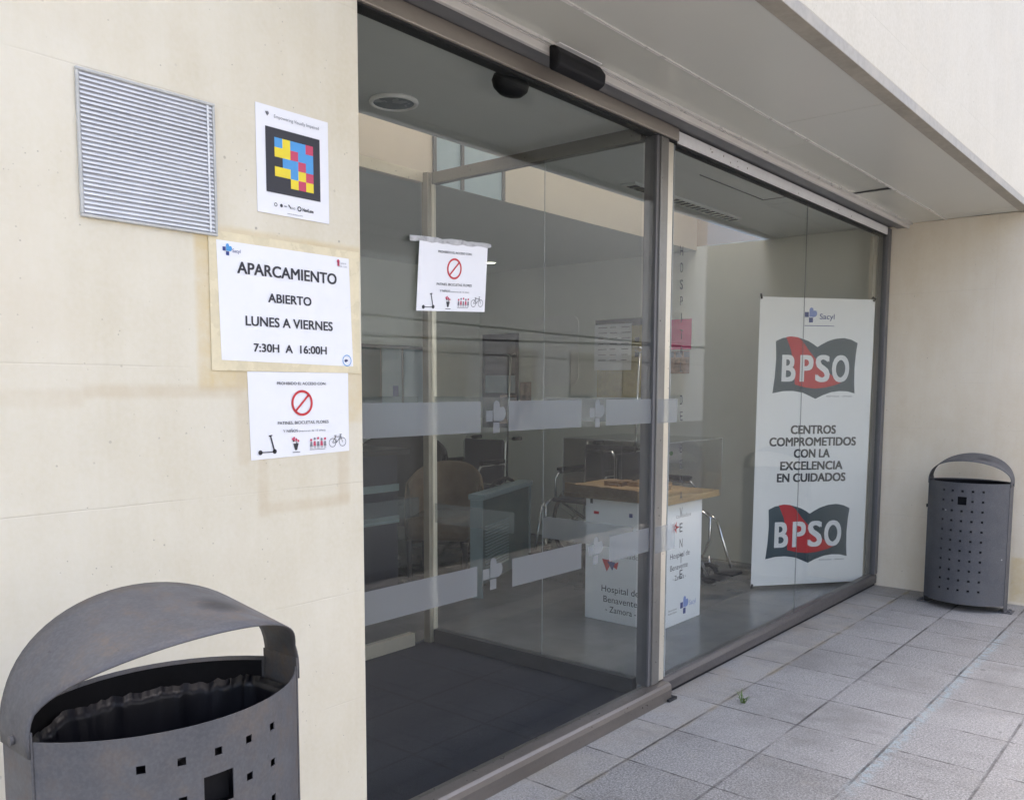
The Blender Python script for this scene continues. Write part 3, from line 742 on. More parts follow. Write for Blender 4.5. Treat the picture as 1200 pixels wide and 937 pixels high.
def prohibition_notice(plane, x0, z0, w, h, par, tilt=0.0, quad=None):
    """A4 notice: heading, barred ring, two lines, four little pictures. par is the thing"""
    X = lambda f: x0 + f * w
    Z = lambda f: z0 + (1 - f) * h
    p = plane
    b = B(); p.text(b, "PROHIBIDO EL ACCESO CON:", X(0.26), X(0.755), Z(0.158), 0.0068, 0.008)
    p.text(b, "PATINES, BICICLETAS, FLORES", X(0.26), X(0.775), Z(0.627), 0.0072, 0.006)
    p.text(b, "Y NIÑOS", X(0.31), X(0.455), Z(0.722), 0.0066, 0.006); p.text(b, "(menores de 12 años)", X(0.465), X(0.74), Z(0.722), 0.0044, 0.0)
    b.build('lettering', 'ink', par)
    r = 0.032; cx, cz = X(0.505), Z(0.375)
    b = B(); p.ring(b, cx, cz, r - 0.006, r)
    k = (r - 0.005) * 0.7071; p.line(b, cx - k, cz - k, cx + k, cz + k, 0.0052)
    b.build('prohibition_symbol', 'red', par)
    # scooter
    b = B(); zb = Z(0.945)
    p.disc(b, X(0.09), zb, 0.0058); p.disc(b, X(0.225), zb + 0.001, 0.0058); p.line(b, X(0.09), zb, X(0.215), zb, 0.0022)
    p.line(b, X(0.225), zb, X(0.188), Z(0.755), 0.0036); p.line(b, X(0.172), Z(0.757), X(0.205), Z(0.75), 0.0028)
    b.build('scooter_picture', 'ink', par)
    # flower bunch
    b = B(); q = random.Random(3)
    for k in range(7): p.disc(b, X(0.435) + q.uniform(-0.010, 0.010), Z(0.835) + q.uniform(-0.006, 0.009), q.uniform(0.0022, 0.0036), 0.0004 + 0.0001 * k, 10)
    b.build('flower_picture', 'pinkred', par)
    b = B(); p.poly(b, [(X(0.435) - 0.003, Z(0.94)), (X(0.435) + 0.003, Z(0.94)), (X(0.435) + 0.008, Z(0.86)), (X(0.435) - 0.008, Z(0.86))], 0.0003)
    for k in range(4): p.disc(b, X(0.435) + q.uniform(-0.009, 0.009), Z(0.85) + q.uniform(-0.003, 0.006), 0.0018, 0.0013, 8)
    p.line(b, X(0.40), Z(0.965), X(0.475), Z(0.965), 0.0016)
    b.build('flower_stems', 'ink', par)
    # children in a row
    b = B(); b2 = B()
    for k in range(5):
        xx = X(0.590) + k * 0.0108; zz = Z(0.935) + (0.001 if k % 2 else 0.0)
        p.disc(b if k % 2 else b2, xx, zz + 0.022 + 0.002 * (k % 3), 0.0034, 0.0004, 10)
        p.poly(b2 if k % 2 else b, [(xx - 0.004, zz + 0.006), (xx + 0.004, zz + 0.006), (xx + 0.0028, zz + 0.018), (xx - 0.0028, zz + 0.018)], 0.0005)
        p.line(b, xx - 0.0018, zz, xx - 0.0018, zz + 0.006, 0.0014, 0.0006); p.line(b, xx + 0.0018, zz, xx + 0.0018, zz + 0.006, 0.0014, 0.0006)
    p.line(b, X(0.573), Z(0.945), X(0.735), Z(0.945), 0.0014)
    b.build('children_picture', 'greyink', par); b2.build('children_faces', 'pinkred', par)
    # bicycle
    b = B(); r = 0.0115; xa, xb, zw = X(0.815), X(0.925), Z(0.875)
    p.ring(b, xa, zw, r - 0.0013, r, n=24); p.ring(b, xb, zw + 0.001, r - 0.0013, r, n=24)
    for a_, c_ in (((xa, zw), (xa + 0.013, zw)), ((xa, zw), (xa + 0.009, zw + 0.015)), ((xa + 0.013, zw), (xa + 0.009, zw + 0.017)), ((xa + 0.013, zw), (xb - 0.005, zw + 0.016)), ((xa + 0.009, zw + 0.015), (xb - 0.005, zw + 0.015)), ((xb, zw), (xb - 0.007, zw + 0.020)), ((xb - 0.010, zw + 0.020), (xb - 0.003, zw + 0.021)), ((xa + 0.005, zw + 0.018), (xa + 0.013, zw + 0.018))):
        p.line(b, a_[0], a_[1], c_[0], c_[1], 0.0014)
    b.build('bicycle_picture', 'ink', par)

n1 = thing('prohibition_notice', 'white no-scooters notice with red barred ring taped below the parking notice', 'notice', (1.33, 1.80, 1.175))
b = B(); pl = wp(1.7985); pl.poly(b, [(1.185, 1.168), (1.481, 1.176), (1.481, 1.379), (1.180, 1.378)], 0.0); b.build('sheet', 'paper', n1, solid=0.0006)
prohibition_notice(wp(1.7975), 1.183, 1.174, 0.298, 0.206, n1)

# the same notice hung on the glass, in a sheet that is slightly slanted
n2 = thing('prohibition_notice', 'white no-scooters notice with red barred ring hung on the glass door', 'notice', (1.96, 1.88, 1.565))
sk = Pl((1.80, 1.874, 1.566), (1, 0, 0.055), (0.075, 0, 1))
b = B(); sk.slab(b, 0.0, 0.300, 0.0, 0.206, 0, 0.0008); b.build('sheet', 'paper', n2)
prohibition_notice(Pl((1.80, 1.8728, 1.566), (1, 0, 0.055), (0.075, 0, 1)), 0.0, 0.0, 0.300, 0.206, n2)
b = B(); t = Pl((1.776, 1.8735, 1.769), (1, 0, 0.057), (-0.057, 0, 1)); q = random.Random(5)
top = [(0.355 * i / 16, 0.010 + q.uniform(-0.0025, 0.0025)) for i in range(17)]; bot = [(0.355 * i / 16, -0.004 + q.uniform(-0.0025, 0.0025)) for i in range(17)]
for i in range(16): t.poly(b, [bot[i], bot[i + 1], top[i + 1], top[i]], 0.0008)
b.build('tape', 'tape', n2)

# ================================================================== BANNER
bl, br = Vector((5.338, 2.415, 0.052)), Vector((5.985, 1.912, 0.052)); bw = (br - bl).length; bh = 1.875
ban = thing('standing_banner', 'tall white roll-up banner with two dark book emblems behind the right glass pane', 'banner', (5.66, 2.16, 0.03))
lean = Vector((-0.012, -0.010, 1)).normalized()
pb = Pl(bl, br - bl, lean)
b = B(); pb.slab(b, 0, bw, 0, bh, -0.002, 0.0); b.build('banner_sheet', 'banner', ban)
FX = lambda f: f * bw
FZ = lambda f: (1 - f) * bh
def book(p, x0, x1, z0, z1, tagp):
    """open-book emblem: dark pages, red sweep, letters"""
    w, h = x1 - x0, z1 - z0
    def Q(u, v): return (x0 + u * w, z0 + v * h)
    top = [(0.02, 0.93), (0.10, 0.985), (0.20, 1.0), (0.30, 0.99), (0.40, 0.945), (0.47, 0.89), (0.515, 0.845)]
    top2 = [(0.56, 0.885), (0.64, 0.945), (0.73, 0.985), (0.83, 1.0), (0.92, 0.975), (1.0, 0.92)]
    side = [(0.985, 0.75), (0.975, 0.5), (0.98, 0.25), (0.99, 0.09)]
    bot = [(0.90, 0.125), (0.80, 0.13), (0.70, 0.11), (0.60, 0.06), (0.515, 0.0), (0.44, 0.05), (0.36, 0.10), (0.24, 0.13), (0.12, 0.125), (0.0, 0.09)]
    lft = [(0.02, 0.35), (0.03, 0.65)]
    b = B(); pts = [Q(*a) for a in top + top2 + side + bot + lft]
    p.poly(b, pts[::-1], 0.0004); bmesh.ops.triangulate(b.bm, faces=b.bm.faces); bk = b.build('book_emblem', 'slate', ban)
    b = B(); red = [(0.14, 1.0), (0.20, 1.012), (0.28, 1.0), (0.34, 0.93), (0.42, 0.78), (0.52, 0.62), (0.64, 0.46), (0.74, 0.34), (0.815, 0.265), (0.74, 0.225), (0.62, 0.185), (0.50, 0.17), (0.38, 0.19), (0.26, 0.235), (0.255, 0.40), (0.235, 0.60), (0.20, 0.80)]
    p.poly(b, [Q(*a) for a in red][::-1], 0.0008); bmesh.ops.triangulate(b.bm, faces=b.bm.faces); b.build('red_sweep', 'red', bk)
    b = B(); 
    for ch, u0, u1 in (("B", 0.10, 0.265), ("P", 0.315, 0.475), ("S", 0.50, 0.675), ("O", 0.70, 0.91)):
        p.text(b, ch, x0 + u0 * w, x0 + u1 * w, z0 + 0.29 * h, 0.415 * h, 0.022, 0.0013)
    b.build('emblem_letters', 'white_ink', bk)
    b = B(); p.text(b, "ESPAÑA · SPAIN", x0 + 0.65 * w, x0 + 0.955 * w, z0 + 0.03 * h, 0.010, 0.0, 0.0005); b.build('emblem_caption', 'greyink', bk)
book(pb, FX(0.130), FX(0.860), FZ(0.345), FZ(0.134), 1)
book(pb, FX(0.118), FX(0.855), FZ(0.925), FZ(0.716), 2)
b = B()
for st, f0, f1, v in (("CENTROS", 0.30, 0.70, 0.466), ("COMPROMETIDOS", 0.118, 0.885, 0.508), ("CON LA", 0.335, 0.655, 0.549), ("EXCELENCIA", 0.22, 0.775, 0.592), ("EN CUIDADOS", 0.195, 0.805, 0.634)):
    pb.text(b, st, FX(f0), FX(f1), FZ(v), 0.053, 0.032)
b.build('lettering', 'letter_grey', ban)
bs, bp_ = B(), B(); pb.emblem(bs, bp_, FX(0.385), FZ(0.083), 0.094); pb.text(bs, "Sacyl", FX(0.515), FX(0.645), FZ(0.071), 0.034, 0.01); pb.line(bs, FX(0.385), FZ(0.094), FX(0.645), FZ(0.094), 0.004)
bs.build('service_emblem', 'blue', ban); bp_.build('emblem_petal', 'lblue', ban)
for f in (0.012, 0.985):
    for t_, z_ in ((bh - 0.012, 0.028), (0.012, -0.024)):
        b = B(); b.tube([pb.pt(FX(f), t_, 0.002), pb.pt(FX(f) + (0.006 if f > .5 else -0.006), t_ + z_ * 0.5, 0.008), pb.pt(FX(f), t_ + z_, -0.01)], 0.007, 8)
        b.build('corner_hook', 'black', ban)
for f0, f1 in ((0.012, 0.985), (0.985, 0.012)): b = B(); b.tube([pb.pt(FX(f0), bh + 0.012, -0.012), pb.pt(FX(0.5), bh * 0.5, -0.05 if f0 < .5 else -0.062), pb.pt(FX(f1), -0.020, -0.012)], 0.006, 8).build('cross_pole', 'black', ban)

# ================================================================== PLINTH, MODEL AND CASE
tb = thing('display_plinth', 'white square display plinth with wooden top and hospital lettering behind the glass', 'plinth', (4.31, 2.60, 0.03))
x0, x1, y0, y1 = 4.061, 4.535, 2.362, 2.846
B().box(x0, x1, y0, y1, 0.03, 0.726).build('plinth_body', 'plinth', tb, bevel=0.002)
B().box(4.018, 4.625, 2.30, 2.97, 0.7265, 0.750).build('tabletop', 'wood', tb, bevel=0.004)
lf = Pl((4.061, 2.846, 0.03), (0, -1, 0), (0, 0, 1)); fr = Pl((4.061, 2.362, 0.03), (1, 0, 0), (0, 0, 1))
b = B(); k = 0.0006
lf.text(b, "Hospital de", 0.114, 0.360, 0.170, 0.036, 0.0); lf.text(b, "Benavente", 0.128, 0.350, 0.110, 0.036, 0.0); lf.text(b, "- Zamora -", 0.142, 0.345, 0.055, 0.034, 0.0)
fr.text(b, "Hospital de", 0.115, 0.335, 0.378, 0.030, 0.0); fr.text(b, "Benavente", 0.118, 0.315, 0.312, 0.030, 0.0); fr.text(b, "- Zamora -", 0.15, 0.295, 0.252, 0.028, 0.0)
lf.rect(b, 0.03, 0.048, 0.664, 0.692); fr.text(b, "Gerencia de", 0.105, 0.20, 0.085, 0.010); fr.text(b, "Asistencia Sanitaria", 0.105, 0.20, 0.068, 0.010)
b.build('lettering', 'ink', tb)
b = B(); lf.text(b, "cuidados", 0.215, 0.375, 0.375, 0.026, 0.0); fr.text(b, "cuidados", 0.175, 0.340, 0.600, 0.022, 0.0); b.build('grey_lettering', 'greyink', tb)
b = B(); lf.poly(b, [(0.115, 0.355), (0.185, 0.352), (0.148, 0.285)][::-1]); lf.poly(b, [(0.175, 0.325), (0.225, 0.350), (0.215, 0.305)]); lf.rect(b, 0.055, 0.09, 0.606, 0.622)
for a in range(5): fr.poly(b, [(0.165 + 0.05 * math.cos(a * 1.257), 0.55 + 0.036 * math.sin(a * 1.257)), (0.165 + 0.012 * math.cos(a * 1.257 + 1.2), 0.55 + 0.012 * math.sin(a * 1.257 + 1.2)), (0.165 + 0.012 * math.cos(a * 1.257 - 1.2), 0.55 + 0.012 * math.sin(a * 1.257 - 1.2))])
b.build('red_star', 'red', tb)
bs, bp_ = B(), B(); lf.poly(bs, [(0.150, 0.345), (0.205, 0.345), (0.185, 0.295)][::-1], 0.0009); lf.rect(bs, 0.29, 0.312, 0.606, 0.628)
fr.emblem(bs, bp_, 0.24, 0.045, 0.10); fr.text(bp_, "Sacyl", 0.345, 0.42, 0.083, 0.028, 0.0)
bs.build('navy_mark', 'blue', tb); bp_.build('light_blue_mark', 'lblue', tb)

mo = thing('wooden_scale_model', 'wooden relief model of buildings on the plinth top', 'scale model', (4.32, 2.63, 0.7505))
b = B(); rr = random.Random(11); NG = 24
P = []
for i in range(NG + 1):
    row = []
    for j in range(NG + 1):
        u, v = i / NG, j / NG
        h = 0.016 + 0.05 * v * (1 - u) ** 1.2 + 0.014 * math.sin(u * 5.1 + 0.8) * math.sin(v * 4.2 + 0.6) + rr.uniform(-0.002, 0.002)
        row.append((4.02 + 0.603 * u, 2.302 + 0.666 * v, 0.7505 + max(0.004, h)))
    P.append(row)
b.grid(P, smooth=False)
def skirt(line):
    b.grid([[p, (p[0], p[1], 0.7505)] for p in line], smooth=False)
skirt([P[0][j] for j in range(NG + 1)]); skirt([P[NG][j] for j in range(NG + 1)]); skirt([P[i][0] for i in range(NG + 1)]); skirt([P[i][NG] for i in range(NG + 1)])
b.build('terrain', 'wood', mo)
for k in range(14):
    b = B(); cx, cy = rr.uniform(4.17, 4.5), rr.uniform(2.45, 2.82); w, d_, h = rr.uniform(.03, .10), rr.uniform(.02, .05), rr.uniform(.012, .035)
    zz = 0.762 + 0.05 * (cy - 2.3) / 0.67 * (1 - (cx - 4.02) / 0.6) + k * 0.0004
    b.box(-w, w, -d_, d_, 0, h, Matrix.Translation((cx, cy, zz)) @ Matrix.Rotation(rr.choice((0.2, 1.77)), 4, 'Z'))
    b.build('model_building', 'wood2', mo)
dc = thing('acrylic_case', 'clear acrylic display case over the wooden model', 'display case', (4.32, 2.635, 0.7265))
cx0, cx1, cy0, cy1, cz0, cz1 = 4.012, 4.631, 2.294, 2.976, 0.7265, 1.06
b = B()
for f in (((cx0, cy0), (cx1, cy0)), ((cx1, cy0), (cx1, cy1)), ((cx1, cy1), (cx0, cy1)), ((cx0, cy1), (cx0, cy0))):
    (a, c), (d_, e) = f; b.face([(a, c, cz0), (d_, e, cz0), (d_, e, cz1), (a, c, cz1)])
b.face([(cx0, cy0, cz1), (cx1, cy0, cz1), (cx1, cy1, cz1), (cx0, cy1, cz1)])
b.build('case_pane', 'acrylic', dc, solid=0.003)
b = B()
for a, c in ((cx0, cy0), (cx1, cy0), (cx1, cy1), (cx0, cy1)): b.tube([(a, c, cz0), (a, c, cz1)], 0.0016, 6)
for a, c, d_, e in ((cx0, cy0, cx1, cy0), (cx1, cy0, cx1, cy1), (cx1, cy1, cx0, cy1), (cx0, cy1, cx0, cy0)): b.tube([(a, c, cz1), (d_, e, cz1)], 0.0014, 6)
b.build('case_edge', 'acrylic_edge', dc)

# ================================================================== INTERIOR POSTERS AND FITTINGS
rp = Pl((6.1475, 0, 0), (0, -1, 0), (0, 0, 1))      # right wall, s = -y
def poster(name, label, cat, y0, y1, z0, z1, mat, d=0.001, extra=()):
    t = thing(name, label, cat, (6.149, (y0 + y1) / 2, z0))
    b = B(); rp.slab(b, -y1, -y0, z0, z1, d - 0.0009, d); b.build('sheet', mat, t)
    for nm, m, fn in extra:
        b = B(); fn(b); b.build(nm, m, t)
    return t
poster('ochre_poster', 'ochre wall poster with dark heading strip half hidden behind a white sheet', 'poster', 3.77, 4.21, 1.27, 1.91, 'ochre', 0.001,
       (('heading_strip', 'poster_dark', lambda b: rp.rect(b, -4.23, -3.75, 1.855, 1.915, 0.0016)), ('printed_lines', 'ink', lambda b: [rp.rect(b, -3.84, -3.80, 1.72 - 0.12 * k, 1.76 - 0.12 * k, 0.0018) for k in range(2)])))
def doc_lines(b):
    q = random.Random(2)
    for cx in (-4.20, -4.085, -3.97):
        for r in range(7): rp.rect(b, cx, cx + q.uniform(0.05, 0.09), 1.845 - r * 0.045, 1.851 - r * 0.045, 0.0026)
poster('information_sheet', 'white information sheet with columns of small print on the inner right wall', 'notice', 3.872, 4.238, 1.495, 1.875, 'paper', 0.002, (('small_print', 'greyink', doc_lines),))
poster('magenta_poster', 'plain magenta poster on the inner wall behind the vertical glass lettering', 'poster', 3.328, 3.53, 1.650, 1.885, 'magenta')
poster('photo_poster', 'brownish photo print below the magenta poster', 'poster', 3.340, 3.545, 1.462, 1.640, 'photo', 0.001, (('print_block', 'greyink', lambda b: [rp.rect(b, -3.53 + 0.07 * k, -3.48 + 0.07 * k, 1.59, 1.632, 0.0016) for k in range(3)]),))
poster('small_notice', 'small white notice with a green spot low on the inner right wall', 'notice', 3.39, 3.53, 0.755, 0.925, 'paper', 0.001, (('green_spot', 'green', lambda b: rp.disc(b, -3.485, 0.83, 0.018, 0.0016)),))
poster('dark_board', 'tall dark framed board on the far end of the inner right wall', 'board', 5.06, 5.50, 0.98, 1.84, 'poster_dark', 0.012,
       (('board_header', 'ink', lambda b: rp.rect(b, -5.46, -5.10, 1.48, 1.80, 0.0126)), ('pale_panel', 'pale_blue', lambda b: rp.rect(b, -5.46, -5.10, 1.30, 1.46, 0.0126)), ('photo_panel', 'photo', lambda b: rp.rect(b, -5.28, -5.08, 1.02, 1.28, 0.0126))))
t = poster('picture_print', 'reddish picture print next to the dark board', 'poster', 4.92, 5.05, 1.06, 1.40, 'photo', 0.001)
sg = thing('rounded_sign', 'pale rounded sign panel with grey pictogram on the inner right wall', 'sign', (6.149, 4.65, 1.35))
b = B(); pts = []
for cy, cz, a0 in ((-4.48, 1.45, -PI / 2), (-4.48, 1.89, 0), (-4.82, 1.89, PI / 2), (-4.82, 1.45, PI)):
    pts += [(cy + 0.08 * math.cos(a0 + PI / 2 * i / 6), cz + 0.08 * math.sin(a0 + PI / 2 * i / 6)) for i in range(7)]
rp.poly(b, pts, 0.004); b.build('panel', 'sign_pale', sg, solid=0.003)
b = B(); rp.ring(b, -4.66, 1.54, 0.05, 0.06, 0.005, 20); rp.line(b, -4.68, 1.74, -4.66, 1.58, 0.02, 0.005); rp.disc(b, -4.69, 1.79, 0.022, 0.005); rp.line(b, -4.66, 1.58, -4.58, 1.58, 0.02, 0.005); rp.line(b, -4.58, 1.58, -4.56, 1.49, 0.02, 0.005)
b.build('pictogram', 'greyink', sg)
# reception hatch in the back wall
rh = thing('reception_hatch', 'bluish glazed reception hatch in the back wall behind the inner door', 'hatch', (5.0, 5.545, 0.95))
B().box(4.62, 5.44, 5.520, 5.549, 0.95, 1.70).build('hatch_frame', 'grey_frame', rh)
hp = [B().box(a, c, 5.513, 5.5195, 0.97, 1.67).build('hatch_pane', 'pale_blue', rh) for a, c in ((4.90, 5.12), (5.15, 5.42))]
B().box(4.64, 4.88, 5.513, 5.5195, 0.97, 1.67).build('side_panel', 'teal', rh)
B().box(5.02, 5.08, 5.510, 5.5125, 1.27, 1.36).build('hatch_sticker', 'blue', hp[0]); B().box(5.30, 5.37, 5.510, 5.5125, 1.10, 1.18).build('hatch_sticker', 'blue', hp[1])
rc = thing('reception_counter', 'dark counter with pale teal edge strips behind the inner sliding door', 'counter', (3.4, 4.3, 0.03))
B().box(2.55, 3.72, 4.05, 4.65, 0.03, 0.93).build('counter_front', 'navy_cloth', rc, bevel=0.004)
B().box(2.50, 3.78, 4.0, 4.70, 0.9305, 0.965).build('counter_top', 'char_vinyl', rc, bevel=0.004)
for z in (0.70, 0.50): B().box(2.55, 3.72, 4.035, 4.0495, z, z + 0.045).build('edge_strip', 'teal_top', rc, bevel=0.003)

# low teal bench with slatted front
def rotz(b, c, a):
    m = Matrix.Translation(c) @ Matrix.Rotation(a, 4, 'Z')
    for v in b.bm.verts: v.co = m @ v.co
    return b
be = thing('low_screen', 'low teal screen with pale top rail and slatted grille behind the left door glass', 'screen', (4.42, 3.78, 0.03))
def bb(fn): b = B(); fn(b); return rotz(b, (4.42, 3.78, 0.03), 0.35)
bb(lambda b: b.box(-0.47, 0.48, -0.055, 0.055, 0.620, 0.655)).build('top_rail', 'teal_top', be, bevel=0.006)
bb(lambda b: b.box(-0.45, 0.46, -0.03, 0.03, 0.08, 0.6195)).build('panel', 'teal', be)
bb(lambda b: [b.box(-0.40, 0.02, -0.040, -0.0305, 0.16 + 0.020 * k, 0.169 + 0.020 * k) for k in range(15)]).build('slats', 'teal_top', be)
for sx in (-0.47, 0.4605): bb(lambda b: b.box(sx, sx + 0.0195, -0.04, 0.04, 0.0, 0.6195)).build('end_post', 'teal_top', be)

# two tub chairs
def tub(name, label, loc, a, mat, w, h):
    t = thing(name, label, 'armchair', loc)
    def P3(v): return Matrix.Translation(loc) @ Matrix.Rotation(a, 4, 'Z') @ Vector(v)
    n = 20; rows = []
    for k in range(n + 1):
        th = PI * (0.02 + 0.96 * k / n) ; top = h - 0.16 * (1 - math.sin(th)) ** 1.2
        co, si_ = math.cos(th), math.sin(th)
        rows.append([P3((co * w * 0.80, si_ * w * 0.75 - 0.05, 0.30)), P3((co * w * 0.80, si_ * w * 0.75 - 0.05, top - 0.05)), P3((co * w * 0.88, si_ * w * 0.83 - 0.05, top)), P3((co * w * 1.0, si_ * w * 0.95 - 0.05, top - 0.03)), P3((co * w, si_ * w * 0.95 - 0.05, 0.16))])
    b = B(); b.grid(rows); b.build('tub_back', mat, t, solid=0.02, sub=1)
    b = B(); b.box(-w * 0.74, w * 0.74, -w * 0.85, w * 0.55, 0.26, 0.43); 
    for v in b.bm.verts: v.co = P3(v.co)
    b.build('seat', mat, t, bevel=0.05, seg=4)
    for sx in (-1, 1):
        for sy in (-0.75, 0.5):
            b = B(); b.tube([P3((sx * w * 0.66, sy * w, 0)), P3((sx * w * 0.66, sy * w, 0.258))], [0.014, 0.022], 8); b.build('leg', 'dark_steel', t)
    return t
tub('tub_armchair', 'tan brown vinyl tub armchair behind the low teal screen', (4.42, 4.32, 0.03), R_(-60), 'brown_vinyl', 0.30, 0.80)
tub('tub_armchair', 'charcoal tub armchair behind the brown one', (4.72, 5.10, 0.03), R_(-50), 'char_vinyl', 0.40, 0.96)

# ================================================================== WHEELCHAIRS
def wheelchair(label):
    """faces +X, origin on the floor under the seat"""
    t = thing('wheelchair', label, 'wheelchair', (0, 0, 0), 'hospital wheelchairs along the inner right wall')
    B().box(-0.20, 0.20, -0.21, 0.21, 0.47, 0.50).build('seat', 'navy_cloth', t, bevel=0.012)
    b = B(); b.box(-0.235, -0.205, -0.21, 0.21, 0.50, 0.88); b.build('backrest', 'navy_cloth', t, bevel=0.012)
    for s in (-1, 1):
        y = s * 0.255; w = B(); cen = Vector((-0.16, y, 0.29))
        w.tube([cen + Vector((0.275 * math.cos(2 * PI * k / 28), 0, 0.275 * math.sin(2 * PI * k / 28))) for k in range(28)], 0.015, 8, closed=True)
        wh = w.build('wheel', 'rubber', t)
        b = B()
        b.tube([cen + Vector((0.24 * math.cos(2 * PI * k / 28), s * 0.028, 0.24 * math.sin(2 * PI * k / 28))) for k in range(28)], 0.007, 6, closed=True)
        b.build('hand_rim', 'chrome', wh)
        b = B()
        for k in range(12): b.tube([cen, cen + Vector((0.262 * math.cos(PI * k / 6), 0, 0.262 * math.sin(PI * k / 6)))], 0.002, 4)
        b.cyl(cen + Vector((0, -0.03, 0)), cen + Vector((0, 0.03, 0)), 0.022, 12); b.build('spokes', 'chrome', wh)
        b = B(); c = Vector((0.26, s * 0.2, 0.075)); b.tube([c + Vector((0.058 * math.cos(2 * PI * k / 16), 0, 0.058 * math.sin(2 * PI * k / 16))) for k in range(16)], 0.016, 8, closed=True); b.build('caster', 'rubber', t)
        b = B(); y2 = s * 0.222
        b.tube([(-0.36, y2, 0.885), (-0.25, y2, 0.89), (-0.225, y2, 0.85), (-0.22, y2, 0.20), (0.2, y2, 0.18), (0.25, y2, 0.30), (0.25, y2, 0.45), (0.2, y2, 0.48), (-0.22, y2, 0.48)], 0.011, 8)
        b.tube([(0.26, s * 0.2, 0.075), (0.25, y2, 0.19)], 0.010, 8)
        b.tube([(0.22, y2, 0.48), (0.30, y2, 0.44), (0.44, s * 0.16, 0.14)], 0.010, 8)
        b.tube([(-0.22, y2, 0.68), (0.10, y2, 0.68), (0.14, y2, 0.64), (0.14, y2, 0.48)], 0.010, 8)
        b.build('side_frame', 'chrome', t)
        B().box(-0.20, 0.10, y2 - 0.025, y2 + 0.025, 0.691, 0.72).build('armrest', 'black', t, bevel=0.008)
        b = B(); b.tube([(-0.45, y2, 0.885), (-0.34, y2, 0.885)], 0.017, 10); b.build('push_handle', 'black', t)
        B().box(0.40, 0.52, s * 0.09 - 0.07, s * 0.09 + 0.07, 0.115, 0.128).build('footrest', 'black', t, bevel=0.004)
    b = B(); b.tube([(-0.05, -0.22, 0.2), (0.0, 0, 0.32), (0.05, 0.22, 0.45)], 0.009, 8); b.tube([(-0.04, 0.22, 0.2), (0.01, 0, 0.32), (0.06, -0.22, 0.45)], 0.009, 8); b.build('cross_brace', 'chrome', t)
    b = B(); b.tube([(-0.23, 0.235, 0.55), (-0.255, 0.235, 1.2), (-0.28, 0.235, 1.58)], 0.009, 8)
    b.tube([(-0.30, 0.18, 1.60), (-0.28, 0.235, 1.58), (-0.27, 0.29, 1.60)], 0.005, 6); b.build('drip_pole', 'chrome', t)
    return t
w0 = wheelchair('navy wheelchair with drip pole, farthest along the inner right wall')
for (x, y, a), lab in zip(((5.34, 4.95, 3.20), (5.36, 3.72, 3.10), (5.10, 2.96, -1.57)), (None, 'navy wheelchair with drip pole behind the display plinth, second along the wall', 'navy wheelchair without a drip pole, facing the glass beside the plinth')):
    c = w0 if lab is None else copy_tree(w0)
    c.location = (x, y, 0.03); c.rotation_euler = (0, 0, a)
    if lab: c['label'] = lab
    if lab and 'nearest' in lab:
        for ch in [k for k in bpy.data.objects if k.parent == c and k.name.startswith('drip_pole')]: bpy.data.objects.remove(ch)

